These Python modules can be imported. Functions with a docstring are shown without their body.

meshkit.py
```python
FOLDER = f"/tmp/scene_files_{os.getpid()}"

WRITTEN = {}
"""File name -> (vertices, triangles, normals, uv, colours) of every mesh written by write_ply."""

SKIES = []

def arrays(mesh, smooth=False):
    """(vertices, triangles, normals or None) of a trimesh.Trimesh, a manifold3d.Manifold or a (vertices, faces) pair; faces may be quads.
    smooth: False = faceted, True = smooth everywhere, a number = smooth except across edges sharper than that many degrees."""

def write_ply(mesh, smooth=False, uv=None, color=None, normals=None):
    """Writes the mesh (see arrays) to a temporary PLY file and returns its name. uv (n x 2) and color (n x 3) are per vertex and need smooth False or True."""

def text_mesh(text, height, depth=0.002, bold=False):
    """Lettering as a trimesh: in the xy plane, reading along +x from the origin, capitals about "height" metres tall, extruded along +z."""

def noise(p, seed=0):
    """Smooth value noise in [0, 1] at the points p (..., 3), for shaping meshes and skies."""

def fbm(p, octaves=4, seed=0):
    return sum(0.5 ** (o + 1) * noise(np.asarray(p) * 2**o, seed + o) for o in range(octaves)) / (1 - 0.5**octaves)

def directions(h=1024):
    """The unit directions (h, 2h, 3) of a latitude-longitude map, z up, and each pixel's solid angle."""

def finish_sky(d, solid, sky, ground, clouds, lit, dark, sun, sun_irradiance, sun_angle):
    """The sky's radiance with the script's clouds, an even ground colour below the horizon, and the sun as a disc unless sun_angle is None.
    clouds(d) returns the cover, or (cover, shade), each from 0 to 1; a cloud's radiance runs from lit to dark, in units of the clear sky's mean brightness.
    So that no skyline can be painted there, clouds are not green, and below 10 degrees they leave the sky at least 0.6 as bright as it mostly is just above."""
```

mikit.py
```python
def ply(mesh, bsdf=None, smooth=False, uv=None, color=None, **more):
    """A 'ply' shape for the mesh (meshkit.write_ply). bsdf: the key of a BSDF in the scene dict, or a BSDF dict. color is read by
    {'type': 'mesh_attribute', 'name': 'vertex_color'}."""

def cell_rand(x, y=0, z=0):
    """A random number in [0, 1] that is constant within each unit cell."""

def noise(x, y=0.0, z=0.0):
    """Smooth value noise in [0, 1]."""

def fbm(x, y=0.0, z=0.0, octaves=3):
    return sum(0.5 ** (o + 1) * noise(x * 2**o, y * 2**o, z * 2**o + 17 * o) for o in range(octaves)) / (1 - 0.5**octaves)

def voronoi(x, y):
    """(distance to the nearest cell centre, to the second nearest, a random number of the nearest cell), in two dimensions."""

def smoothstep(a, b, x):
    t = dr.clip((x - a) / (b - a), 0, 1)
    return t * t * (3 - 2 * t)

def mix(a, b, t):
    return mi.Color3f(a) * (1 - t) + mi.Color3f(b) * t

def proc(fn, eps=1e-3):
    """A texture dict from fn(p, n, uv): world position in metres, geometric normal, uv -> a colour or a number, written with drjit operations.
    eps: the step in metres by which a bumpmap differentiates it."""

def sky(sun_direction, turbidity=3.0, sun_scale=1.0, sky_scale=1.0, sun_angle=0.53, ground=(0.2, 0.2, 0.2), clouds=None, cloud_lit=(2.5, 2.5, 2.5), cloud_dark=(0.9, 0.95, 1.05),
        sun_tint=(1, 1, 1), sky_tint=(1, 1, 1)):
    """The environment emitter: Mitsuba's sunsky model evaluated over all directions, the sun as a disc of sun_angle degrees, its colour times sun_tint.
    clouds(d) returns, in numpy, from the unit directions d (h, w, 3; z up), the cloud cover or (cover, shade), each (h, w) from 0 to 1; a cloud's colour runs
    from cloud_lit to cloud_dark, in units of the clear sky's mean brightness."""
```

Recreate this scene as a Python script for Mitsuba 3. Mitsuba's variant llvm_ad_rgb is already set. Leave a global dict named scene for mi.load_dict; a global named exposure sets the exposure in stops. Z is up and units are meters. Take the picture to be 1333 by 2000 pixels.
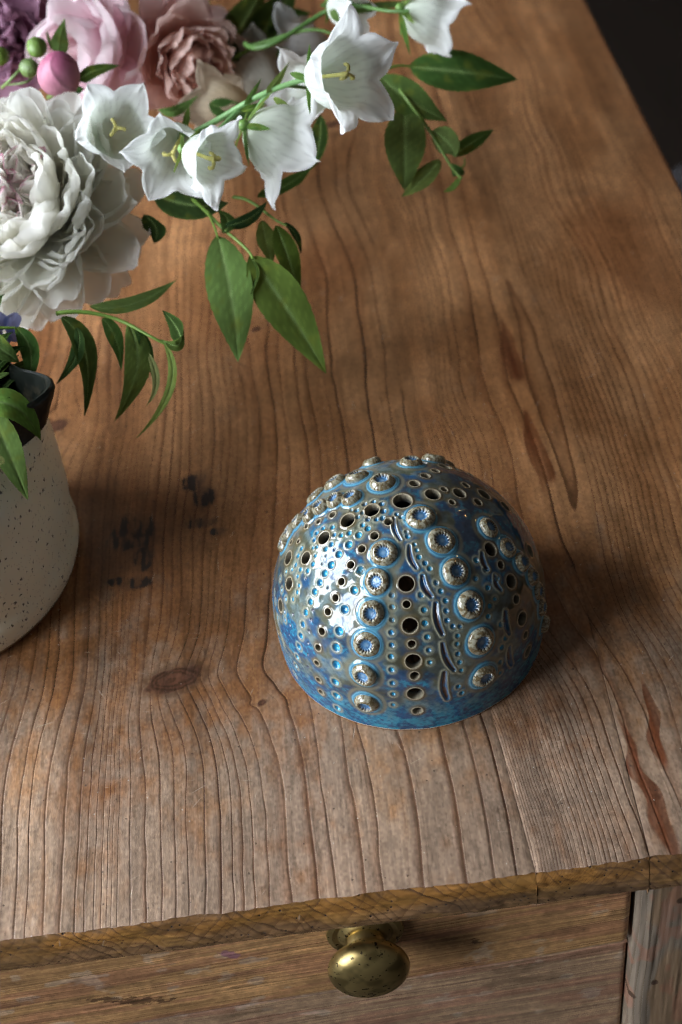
import math, numpy as np, trimesh, manifold3d as m3, drjit as dr, mitsuba as mi, mikit, meshkit
from mikit import proc, noise, fbm, voronoi, cell_rand, smoothstep, mix
T = mi.ScalarTransform4f
RNG = np.random.default_rng(7)
scene = {'type': 'scene'}
labels = {}

# ------------------------------------------------------------------ camera, lamps, exposure
exposure = 0.22
scene['camera'] = {'type': 'thinlens', 'fov': np.float64(26.9642), 'fov_axis': 'x', 'aperture_radius': 0.0028, 'focus_distance': 0.635,
                   'near_clip': 0.02, 'far_clip': 50.0,
                   'to_world': T().look_at(origin=(-0.0271, -0.47583, 0.51496), target=(-0.0271, 0.2638, -0.15805), up=(0.12501, 0.66773, 0.73383))}
scene['room_light'] = {'type': 'constant', 'radiance': {'type': 'rgb', 'value': [0.048, 0.048, 0.049]}}
WINDOW = [13.3, 14.3, 15.6]

def rgb(*c): return {'type': 'rgb', 'value': list(c)}
def mat(name, two=True, **k):
    d = {'type': 'principled', **k}
    scene[name] = {'type': 'twosided', 'bsdf': d} if two else d
VC = {'type': 'mesh_attribute', 'name': 'vertex_color'}

def put(key, mesh, bsdf, smooth=30, parent=None, color=None, uv=None, **extra):
    key = key if parent is None else parent + '__' + key
    if key in scene or key in labels and parent is None:
        n = 1
        while f'{key}_{n:03d}' in scene or f'{key}_{n:03d}' in labels: n += 1
        key = f'{key}_{n:03d}'
    scene[key] = mikit.ply(mesh, bsdf, smooth=smooth, color=color, uv=uv, **extra)
    return key
def thing(name, label, cat, group=None, kind=None):
    key, n = name, 1
    while key in labels or key in scene:
        key = f'{name}_{n:03d}'; n += 1
    labels[key] = {'label': label, 'category': cat}
    if group: labels[key]['group'] = group
    return key
def box(x0, x1, y0, y1, z0, z1):
    b = trimesh.creation.box((x1-x0, y1-y0, z1-z0)); b.apply_translation(((x0+x1)/2, (y0+y1)/2, (z0+z1)/2)); return b
def unit(v): v = np.asarray(v, float); return v/np.maximum(np.linalg.norm(v, axis=-1, keepdims=True), 1e-12)
def grid_faces(n, m, wrap=False):
    i, j = np.meshgrid(np.arange(n-1), np.arange(m if wrap else m-1), indexing='ij')
    a = i*m+j; b = i*m+(j+1) % m
    return np.stack([a, a+m, b+m, b], -1).reshape(-1, 4)
def tri(v, q): return trimesh.Trimesh(v, np.vstack([q[:, [0, 1, 2]], q[:, [0, 2, 3]]]), process=False)
def lathe(prof, n=64):
    p = np.asarray(prof, float); a = np.linspace(0, 2*math.pi, n, endpoint=False)
    v = np.stack([p[:, None, 0]*np.cos(a), p[:, None, 0]*np.sin(a), np.broadcast_to(p[:, None, 1], (len(p), n))], -1).reshape(-1, 3)
    return tri(v, grid_faces(len(p), n, True)[:, ::-1])
def spline(pts, n):
    from scipy.interpolate import CubicSpline
    p = np.asarray(pts, float); d = np.r_[0, np.cumsum(np.linalg.norm(np.diff(p, axis=0), axis=1))]
    return CubicSpline(d, p)(np.linspace(0, d[-1], n)) if len(p) > 2 else p[0]+(p[1]-p[0])*np.linspace(0, 1, n)[:, None]
def tube(pts, r0, r1=None, n=24, sides=8):
    p = spline(pts, n); t = unit(np.gradient(p, axis=0)); r = np.linspace(r0, r0 if r1 is None else r1, n)
    a = unit(np.cross(t, np.where(np.abs(t[:, 2:]) < .9, [0, 0, 1.], [1., 0, 0]))); b = np.cross(t, a)
    g = np.linspace(0, 2*math.pi, sides, endpoint=False)
    v = p[:, None]+r[:, None, None]*(np.cos(g)[None, :, None]*a[:, None]+np.sin(g)[None, :, None]*b[:, None])
    v = np.vstack([v.reshape(-1, 3), p[:1], p[-1:]]); q = grid_faces(n, sides, True); m = tri(v, q)
    k = np.arange(sides); cap = np.vstack([np.c_[np.full(sides, n*sides), (k+1) % sides, k], np.c_[np.full(sides, n*sides+1), (n-1)*sides+k, (n-1)*sides+(k+1) % sides]])
    return trimesh.Trimesh(v, np.vstack([m.faces[:, ::-1] if False else m.faces, cap]), process=False)

# ------------------------------------------------------------------ wood
KNOTS = [(-.117, -.0145, .0085, .55), (-.0756, -.0357, .0022, 2.5), (.004, .529, .006, .7), (-.0658, .270, .003, .7), (-.188, .197, .0065, .7)]
SPIN = [(.085, .125, .0052, .040, .02), (.0862, .213, .0058, .036, -.03), (.0895, -.112, .0042, .046, -.10), (.1005, -.075, .003, .030, .03)]
STAIN = [(-.1394, .0935, .011, .0125), (-.134, .073, .0055, .009), (-.1059, .130, .0075, .007), (-.101, .117, .006, .008), (-.1033, .0955, .0085, .004), (-.0938, .0872, .005, .003), (-.137, .0555, .008, .0045), (-.148, .0585, .004, .003)]

RX = [-0.2431, -0.2342, -0.2254, -0.2183, -0.2117, -0.2055, -0.1989, -0.1913, -0.1841, -0.1794, -0.1719, -0.1646, -0.1586, -0.1547, -0.1507, -0.1474, -0.1449, -0.1427, -0.1401, -0.1343, -0.1277, -0.1211, -0.1153, -0.11, -0.1027, -0.0959, -0.091, -0.0864, -0.0817, -0.0753, -0.066, -0.0548, -0.0475, -0.0358, -0.0287, -0.0128, 0.0049, 0.017, 0.0259, 0.0369]
def flow(x, y):
    """x after the grain has run round the knots, and the knots' own rings."""
    xx, inside, kr = x, mi.Float(0), mi.Float(1e3)
    for i, (kx, ky, R, s) in enumerate(KNOTS):
        dx, dy = x-kx, y-ky
        if i == 0:    # the big knot: the grain sweeps in to it from the right
            fall = smoothstep(-.045, .004, dx)*(1-smoothstep(.016, .075, dx))
            xx = xx+.0215*fall*dr.exp(-dr.sqrt(dy*dy+.000049)/.030)-.004*dr.exp(-dr.square(dy/.014)-dr.square((dx+.018)/.012))
            e = dr.sqrt(dr.square((dx-.1*dy)/.0142)+dr.square((dy-.16*dx)/.0085))
        else:
            r2 = dx*dx+dr.square(dy*s)
            xx = xx-dx*dr.minimum(R*R*3.2/dr.maximum(r2+R*R*1.2, 1e-9), .93)
            e = dr.sqrt(dx*dx+dr.square((dy-dx*.25)*1.25))/R
        inside = dr.maximum(inside, 1-smoothstep(.8, 1.05, e+.35*(noise(x*260, y*260)-.5)))
        kr = dr.minimum(kr, e)
    return xx, inside, kr
def rings(x, y, z=0.0):
    xx, inside, kr = flow(x, y)
    away = smoothstep(-.12, .06, y)
    xx = xx+.003*(noise(x*14+2, y*9, 5)-.5)+away*.042*(fbm(x*7+3, y*3.4, 2)-.5)+.005*(noise(x*20+4, y*16, 8)-.5)+.0030*(noise(x*45, y*22, 5)-.5)+.0008*(noise(x*240, y*70, 7)-.5)
    jb = .0302-.05*(dr.clip(y, -.2, .2)+.06)
    jc = .0848+.026*(dr.clip(y, -.2, .4)+.05)
    ua = mi.Float(0)
    for a, b in zip(RX[:-1], RX[1:]): ua = ua+dr.clip((xx-a)/(b-a), 0, 1)
    ua = ua+dr.maximum(xx-RX[-1], 0)*90+dr.minimum(xx-RX[0], 0)*130
    tb = (xx-jb)/.052
    ub = 60+21*(1-dr.square(1-dr.minimum(tb, .95)))+tb*3.5
    uc = 120+xx*150+4*(noise(xx*30+1.7)-.5)+2.2*dr.sqrt(dr.square((xx-.115)*60)+dr.square((y-.18)*3.0))
    u = dr.select(x < jb, ua, dr.select(x < jc, ub, uc))
    plank = dr.select(x < jb, mi.Float(0), dr.select(x < jc, mi.Float(1), mi.Float(2)))
    return u+z*0, plank, inside, kr
def late(u, x, y):
    k = dr.floor(u); t = u-k
    w = .09+.24*dr.square(cell_rand(k, 3))+.12*(noise(x*35, y*14, 9)-.5)
    s = .60+.40*cell_rand(k, 8)
    body = smoothstep(1-w*2.4, 1-w*.3, t)*(1-smoothstep(.985, 1.0, t))
    line = smoothstep(.88, .955, t)*(1-smoothstep(.985, 1.0, t))
    return body*s*(.35+.65*noise(x*25, y*11, 4)), line*(.25+.75*smoothstep(.2, .7, noise(x*30, y*11, 14)))*(.45+.55*cell_rand(k, 21))
def worn(x, y):
    return smoothstep(.22, .78, .5+.45*(fbm(x*46, y*30, 11)-.5)+dr.clip((-.040-y)*2.8, -.4, .30)+.50*(fbm(x*190, y*120, 2)-.5))
def scratches(x, y, n, w, seed):
    cx, cy = dr.floor(x*n), dr.floor(y*n)
    a = cell_rand(cx, cy, seed)*6.283; px, py = x*n-cx-.3-.4*cell_rand(cx, cy, seed+1), y*n-cy-.3-.4*cell_rand(cx, cy, seed+2)
    l = px*dr.cos(a)+py*dr.sin(a); d = dr.abs(-px*dr.sin(a)+py*dr.cos(a)+.25*l*l*(cell_rand(cx, cy, seed+3)-.5))
    return (1-smoothstep(w*.4, w, d))*(1-smoothstep(.05, .10+.25*cell_rand(cx, cy, seed+5), dr.abs(l)))*smoothstep(.55, .95, cell_rand(cx, cy, seed+4))*smoothstep(.3, .7, noise(x*300, y*300, seed))
def wood_color(p, n, uv):
    x, y = p.x, p.y
    u, plank, inside, kr = rings(x, y)
    lw, ln = late(u, x, y); wn = worn(x, y)
    fib = noise(x*900, y*35, 2)-.5; blot = fbm(x*34, y*13, 21)-.5; mott = fbm(x*130, y*80, 6)-.5
    early = mix([.252, .112, .043], [.338, .168, .073], smoothstep(-.25, .25, blot))
    early = mix(early, [.190, .070, .024], .60*smoothstep(.05, .32, fbm(x*16+5, y*6)-.42))
    early = mix(early, [.282, .214, .158], .72*wn)
    lc = mix([.105, .034, .011], [.140, .054, .022], wn)
    c = mix(early, lc, dr.clip(lw*.95, 0, .9))
    c = mix(c, mix([.034, .012, .004], [.056, .021, .008], wn), ln*.92)
    c = c*(.74+.52*noise(u*.31+3.3, y*1.5))
    u2 = u*2+.5+.5*noise(x*60, y*9, 44); t2 = u2-dr.floor(u2)
    c = mix(c, [.075, .033, .015], smoothstep(.84, .95, t2)*(1-smoothstep(.96, 1, t2))*smoothstep(.35, .7, cell_rand(dr.floor(u2), 61))*.5*noise(x*40, y*14, 45))
    sp = mi.Float(0)
    for sx, sy, a, b, k in SPIN:
        dx, dy = x-sx-k*(y-sy)+.004*(noise(y*70, sx*100)-.5), y-sy
        sp = dr.maximum(sp, 1-smoothstep(.75, 1.05, dr.sqrt(dr.square(dx/(a*(1-.55*dr.clip(dy/b, -1, 1))))+dr.square(dy/b))+.25*(noise(x*500, y*40)-.5)))
    c = mix(c, [.105, .030, .010], sp*.9*(.6+.6*noise(x*420, y*30, 12)))
    kn = mix([.052, .021, .012], [.105, .045, .026], noise(kr*7+3*noise(x*200, y*200)))
    c = mix(c, kn, inside*.92)
    c = mix(c, [.10, .05, .025], .55*(1-inside)*(1-smoothstep(1.0, 1.5, kr)))
    c = c*(1+.22*fib)*(1+.40*mott)*(1+.25*blot)*(.80+.40*noise(x*1000, y*720, 8))*(.89+.22*noise(x*420, y*16, 19))*(1-.14*smoothstep(.70, .85, noise(x*1150, y*160, 33)))
    st, halo = mi.Float(0), mi.Float(0)
    streak = .5*noise(x*560, y*70, 7)+.3*fbm(x*260, y*240, 3)+.2*noise(x*1000, y*200, 5)
    for sx, sy, a, b in STAIN:
        e = 1-dr.square((x-sx)/a)-dr.square((y-sy)/b)
        st = dr.maximum(st, smoothstep(-.15, .5, dr.minimum(e, .30)+3.6*(streak-.52)))
        halo = dr.maximum(halo, smoothstep(-1.2, .6, e+1.6*(streak-.5)))
    c = mix(c, [.060, .036, .024], halo*.45)
    c = mix(c, [.016, .014, .014], st*.88)
    sc = dr.maximum(scratches(x, y, 42., .011, 10), scratches(x+.3, y*.8, 75., .016, 40)*.8)
    c = mix(c, [.47, .39, .30], sc*.55)
    d1, d2, r = voronoi(x*210, y*190)
    c = mix(c, [.46, .41, .36], (1-smoothstep(.02, .05+.07*cell_rand(dr.floor(r*9973)), d1))*smoothstep(.95, .97, r)*.7)
    c = mix(c, [.035, .024, .018], (1-smoothstep(.03, .06+.12*cell_rand(dr.floor(r*9973)), d1))*(1-smoothstep(.03, .04, r))*.8)
    return dr.clip(c, .008, .8)
def wood_height(p, n, uv):
    x, y = p.x, p.y
    u, plank, inside, kr = rings(x, y)
    t = u-dr.floor(u); wn = worn(x, y)
    grv = smoothstep(.84, .96, t)*(1-smoothstep(.975, 1.0, t))
    return (-.30*grv*(.55+.45*wn)*(.3+.7*noise(x*40, y*12, 31))+.05*noise(x*1100, y*60)+.22*noise(x*360, y*300)+.22*fbm(x*80, y*60)+.18*inside)*(.6+.4*wn)-.22*scratches(x, y, 42., .011, 10)
def wood_rough(p, n, uv):
    x, y = p.x, p.y
    return .42+.10*worn(x, y)+.22*(fbm(x*150, y*90, 4)-.5)+.12*(noise(x*900, y*40)-.5)
scene['wood_top'] = {'type': 'twosided', 'bsdf': {'type': 'bumpmap', 'arbitrary': proc(wood_height, eps=2.5e-4), 'scale': 0.0011,
                     'bsdf': {'type': 'principled', 'base_color': proc(wood_color), 'roughness': proc(wood_rough), 'specular': .26}}}

def end_color(p, n, uv):
    x, y, z = p.x, p.y, p.z
    u, plank, inside, kr = rings(x-.9*(z+.002)+.25*z*noise(x*12), mi.Float(-.1474))
    lw, ln = late(u, x, z*8); low = smoothstep(-.008, -.015, z+.006*(fbm(x*60, z*90)-.5))
    c = mix([.310, .142, .036], [.215, .120, .058], low*.9)
    c = mix(c, [.120, .058, .022], dr.maximum(lw, ln)*.95)
    k = (x+1.5*z+18*dr.square(z))*165+3*noise(x*40+2)+1.2*noise(x*130, z*60); t = k-dr.floor(k)
    c = mix(c, [.060, .030, .013], smoothstep(.55, .95, t)*(1-smoothstep(.97, 1, t))*(.25+.65*cell_rand(dr.floor(k), 4)))
    c = mix(c, [.28, .145, .038], .5*smoothstep(.5, .7, fbm(x*45, z*140, 5)))
    c = mix(c, [.10, .06, .035], .5*smoothstep(.52, .68, fbm(x*28+9, z*60, 8)))
    c = c*(.72+.56*noise(x*60, z*900))*(.8+.4*noise(x*420, z*700))*(.8+.4*fbm(x*90, z*200, 6))
    d1, d2, r = voronoi(x*330, z*330)
    c = mix(c, [.018, .010, .006], (1-smoothstep(.10, .18, d1))*(1-smoothstep(.09, .13, r*(1.5-.8*fbm(x*30, z*60)-.6*low))))
    return dr.clip(mix(c, [.50, .42, .33], scratches(x, z, 70., .030, 3)*.35), .008, .8)
def end_height(p, n, uv):
    x, z = p.x, p.z
    d1, d2, r = voronoi(x*330, z*330)
    return .28*fbm(x*150, z*420)+.10*noise(x*1200, z*1200)-.8*(1-smoothstep(.08, .20, d1))*(1-smoothstep(.07, .1, r))
scene['wood_end'] = {'type': 'twosided', 'bsdf': {'type': 'bumpmap', 'arbitrary': proc(end_height, eps=2.5e-4), 'scale': 0.0007,
                     'bsdf': {'type': 'principled', 'base_color': proc(end_color), 'roughness': .48, 'specular': .45}}}

def front_color(p, n, uv):
    x, z = p.x, p.z
    zz = z-.075*x+.004*(fbm(x*7, z*20)-.5)
    k = zz*430+2.5*noise(zz*130); t = k-dr.floor(k)
    lw = smoothstep(.5, .95, t)*(.25+.75*cell_rand(dr.floor(k), 2))
    low = smoothstep(-.0985, -.1000, zz)
    c = mix(mix([.50, .275, .120], [.37, .235, .140], low), mix([.235, .115, .045], [.150, .085, .055], low), lw*.75)
    c = mix(c, [.30, .165, .070], .6*smoothstep(.42, .62, fbm(x*12, zz*55, 4))*(1-low))
    red = smoothstep(.54, .66, fbm(x*16+4, zz*150, 12)+.10*smoothstep(.02, .075, x)+.05*noise(x*300, zz*500))
    c = mix(c, [.33, .125, .085], red*.35)
    pale = smoothstep(.68, .76, fbm(x*75, zz*110, 30)+.05*noise(x*400, z*400))
    c = mix(c, [.56, .47, .38], pale*.28)
    pur = 1-smoothstep(.7, 1.0, dr.sqrt(dr.square((x+.1025)/.0052)+dr.square((z+.0625+.5*(x+.1025))/.0035))+.5*(noise(x*500, z*500)-.5))
    c = mix(c, [.25, .10, .17], pur*.7)
    for mx, mz, ma, mb in ((-.164, -.088, .010, .0035), (-.147, -.093, .016, .004), (.010, -.078, .004, .003)):
        c = mix(c, [.070, .036, .018], .8*smoothstep(.05, .6, 1-dr.square((x-mx)/ma)-dr.square((z-mz+.15*(x-mx))/mb)+2.2*(fbm(x*330, zz*700, 5)-.52)))
    dark = smoothstep(.68, .75, fbm(x*40+2, zz*120, 17))*.6
    c = mix(c, [.075, .04, .022], dark*.7*(.5+.5*noise(x*500, z*900)))
    return dr.clip(c*(.66+.68*noise(x*30, zz*1300))*(.86+.28*noise(x*850, z*1100))*(.85+.3*noise(x*300, z*300)), .008, .8)
def front_height(p, n, uv):
    zz = p.z-.075*p.x+.004*(fbm(p.x*7, p.z*20)-.5)
    return .5*noise(p.x*25, zz*900)+.25*noise(p.x*300, zz*500)
scene['wood_front'] = {'type': 'twosided', 'bsdf': {'type': 'bumpmap', 'arbitrary': proc(front_height, eps=2.5e-4), 'scale': 0.0006,
                       'bsdf': {'type': 'principled', 'base_color': proc(front_color), 'roughness': .42, 'specular': .45}}}
def leg_color(p, n, uv):
    x, z = p.x, p.z
    xx = x+.010*(fbm(x*20, z*7)-.5)
    k = xx*330+2*noise(xx*90); t = k-dr.floor(k)
    c = mix([.22, .175, .130], [.140, .100, .070], smoothstep(.45, .95, t)*(.3+.7*cell_rand(dr.floor(k), 5)))
    c = mix(c, [.25, .155, .085], .75*smoothstep(.50, .64, fbm(x*60, z*22, 3)+.05))
    c = mix(c, [.30, .13, .08], .5*smoothstep(.62, .7, fbm(x*90, z*40, 14)))
    d1, d2, r = voronoi(x*60, z*45)
    c = mix(c, [.07, .04, .025], (1-smoothstep(.07, .14, d1))*smoothstep(.6, .65, r))
    return dr.clip(c*(.8+.4*noise(x*900, z*40)), .01, .8)
scene['wood_leg'] = {'type': 'twosided', 'bsdf': {'type': 'bumpmap', 'arbitrary': proc(lambda p, n, uv: noise(p.x*600, p.z*30)+.4*noise(p.x*200, p.z*200), eps=2.5e-4), 'scale': 0.0005,
                     'bsdf': {'type': 'principled', 'base_color': proc(leg_color), 'roughness': .5, 'specular': .4}}}
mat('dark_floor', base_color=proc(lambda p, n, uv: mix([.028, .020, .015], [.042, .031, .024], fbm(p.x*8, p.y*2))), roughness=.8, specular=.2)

# ------------------------------------------------------------------ setting
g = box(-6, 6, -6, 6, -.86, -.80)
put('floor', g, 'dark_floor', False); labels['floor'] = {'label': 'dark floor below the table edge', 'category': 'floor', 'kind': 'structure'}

# the table
table = thing('pine_table', 'old worn pine table with knots and a brass knobbed drawer', 'table')
Y0, ZB = -.1472, -.0236
J1 = lambda y: .0302-.05*(np.clip(y, -.2, .2)+.06)
J2 = lambda y: .0848+.026*(np.clip(y, -.2, .4)+.05)
def plank(xa, xb, first, last, ga, gb):
    ys = np.r_[np.linspace(.98, -.10, 180), np.linspace(-.103, Y0+.006, 22)]
    prof = [(y, 0.0, 0.) for y in ys]
    prof += [(Y0+.006*(1-s), 0, s) for s in (.25, .5, .75)]
    ntop = len(prof)-1
    rad = .0052
    arc = [(Y0+rad-rad*math.sin(a)+.0008, -rad+rad*math.cos(a), 1.) for a in np.radians([12, 25, 40, 55, 70, 82])]
    face = [(Y0+.0006*math.cos(s*3), -rad-(-ZB-2*rad)*s, 1.) for s in np.linspace(.05, .95, 8)]
    und = [(Y0+.003-.003*math.cos(a), ZB+.003-.003*math.sin(a), .6) for a in np.radians([10, 35, 60, 85])]
    prof += arc+face+und+[(Y0+.03, ZB, 0.), (Y0+.06, ZB, 0.)]
    P = np.array(prof); nx = int((xb(0)-xa(0))/.0016)+2
    s = np.linspace(0, 1, nx)
    gap = np.clip((.05-P[:, 0])/.19, 0, 1)
    x0 = xa(P[:, 0])+ga*gap; x1 = xb(P[:, 0])-gb*gap
    X = x0[:, None]+(x1-x0)[:, None]*s
    Yv = np.broadcast_to(P[:, 0:1], X.shape).copy(); Z = np.broadcast_to(P[:, 1:2], X.shape).copy()
    q = np.stack([X*45, Yv*0, Z*60], -1)
    wob = .0030*(meshkit.fbm(q, 3, 3)-.5)+.0016*(meshkit.fbm(np.stack([X*330, Yv*0, Z*420], -1), 3, 9)-.5)
    Yv += wob*P[:, 2:3]
    Z += P[:, 2:3]*.0016*np.minimum(meshkit.fbm(np.stack([X*120, Yv*0+2, Z*0], -1), 3, 5)-.55, 0)*(P[:, 1:2] > -.006)
    Z += .0009*(meshkit.fbm(np.stack([X*22, Yv*9, X*0], -1), 2, 4)-.5)*(P[:, 1:2] > -.001)
    ed = np.minimum(s, 1-s)*nx
    if not first: Z[:, 0] -= .0005*gap*(P[:, 1] > -.012)
    if not last: Z[:, -1] -= .0005*gap*(P[:, 1] > -.012)
    else:
        ex = [(.0015, -.0006), (.0027, -.002), (.0033, -.0045), (.0034, -.0225)]
        X = np.hstack([X]+[X[:, -1:]+a for a, _ in ex]); Yv = np.hstack([Yv]+[Yv[:, -1:]]*4)
        Z = np.hstack([Z]+[np.maximum(Z[:, -1:]+b, ZB) for _, b in ex])
    V = np.stack([X, Yv, Z], -1)
    if not first: V = np.concatenate([np.stack([X[:, 0]+.0001, Yv[:, 0], np.maximum(Z[:, 0]-.014, ZB)], -1)[:, None], V], 1)
    if not last: V = np.concatenate([V, np.stack([X[:, -1]-.0001, Yv[:, -1], np.maximum(Z[:, -1]-.014, ZB)], -1)[:, None]], 1)
    n, m = V.shape[:2]; F4 = grid_faces(n, m)
    row = F4[:, 0]//m
    cut = ntop
    k = put('plank', tri(V.reshape(-1, 3), F4[row < cut]), 'wood_top', 50, table)
    put('end_grain', tri(V.reshape(-1, 3), F4[row >= cut]), 'wood_end', 50, k)
plank(lambda y: -.62+0*y, J1, True, False, 0, .00005)
plank(J1, J2, False, False, .00005, .00018)
plank(J2, lambda y: .228-.004*np.clip(y+.1, -1, .9)+.012*np.clip(y-.1, 0, 1), False, True, .00018, 0)

ply_drawer = []
def slab(x0, x1, yf, ztop, zb0, zb1, rc, r=.0042, zt1=None):
    """a board front with rounded lower edge and lower right corner; its lower line runs from zb0 at x0 to zb1 at x1"""
    nx, nz = 120, 24
    xs = np.r_[np.linspace(x0, x1-.012, nx-12), np.linspace(x1-.011, x1, 12)]
    V = []
    for x in xs:
        zb = zb0+(zb1-zb0)*(x-x0)/(x1-x0); zt = ztop if zt1 is None else ztop+(zt1-ztop)*(x-x0)/(x1-x0)
        if rc and x > x1-rc: zb += rc-math.sqrt(max(rc*rc-(x-x1+rc)**2, 0))
        edge = max(0, 1-(x1-x)/r); yo = r*(1-math.sqrt(max(0, 1-edge*edge)))*.9
        col = ([] if zt1 is None else [(x, yf+.016, zt), (x, yf+.0012, zt), (x, yf+.0003, zt-.0004)])+[(x, yf+yo, zt-.001*(zt1 is not None)+(zb+r-zt)*t) for t in np.linspace(0, 1, nz-7)]
        col += [(x, yf+yo+r*(1-math.cos(a)), zb+r-r*math.sin(a)) for a in np.radians(np.linspace(15, 90, 6))]+[(x, yf+.02, zb)]
        V.append(col)
    V = np.array(V); V[..., 1] += .0008*(meshkit.fbm(V*np.array([30, 0, 60]), 3, 2)-.5)
    return tri(V.reshape(-1, 3), grid_faces(V.shape[0], V.shape[1]))
drawer = put('drawer', slab(-.62, .0822, -.128, -.026, -.0985-.075*.70, -.0975, .006), 'wood_front', 50, table)
put('rail', slab(-.62, .0830, -.1228, -.0985-.0525-.0072, -.34, -.34, 0, .003, -.0975-.0072), 'wood_front', 50, table)
put('inner_rail', box(-.62, .083, -.100, -.09, -.34, -.03), 'wood_front', False, table)
def leg_mesh(x0, x1, yf, yb, z0, z1, c):
    from shapely.geometry import Polygon
    pg = Polygon([(x0, yb), (x0, yf+c), (x0+.3*c, yf+.45*c), (x0+c, yf), (x1-c, yf), (x1, yf+c), (x1, yb)])
    m = trimesh.creation.extrude_polygon(pg, z1-z0, engine='earcut'); m.apply_translation((0, 0, z0)); return m
put('leg', leg_mesh(.0836, .152, -.1335, -.066, -.80, ZB-.0005, .0055), 'wood_leg', 20, table)

stool = thing('cushioned_stool', 'dim grey cushioned stool beyond the right table edge', 'stool')
mat('grey_cloth', base_color=rgb(.22, .22, .24), roughness=.9)
SX, SY, SZ = (0.39996, 0.87821, -0.34)
cu = m3.Manifold.batch_hull([m3.Manifold.sphere(.022, 24).translate((SX+.15+a, SY+b, SZ-.03)) for a in (-.12, .12) for b in (-.12, .12)])
mm = cu.to_mesh(); put('cushion', trimesh.Trimesh(np.array(mm.vert_properties[:, :3], float), np.array(mm.tri_verts), process=False), 'grey_cloth', 40, stool)
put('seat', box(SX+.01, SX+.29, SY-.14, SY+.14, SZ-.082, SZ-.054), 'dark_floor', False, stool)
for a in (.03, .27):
    for b in (-.12, .12): put('leg', box(SX+a-.014, SX+a+.014, SY+b-.014, SY+b+.014, -.798, SZ-.083), 'dark_floor', False, stool)

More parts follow.
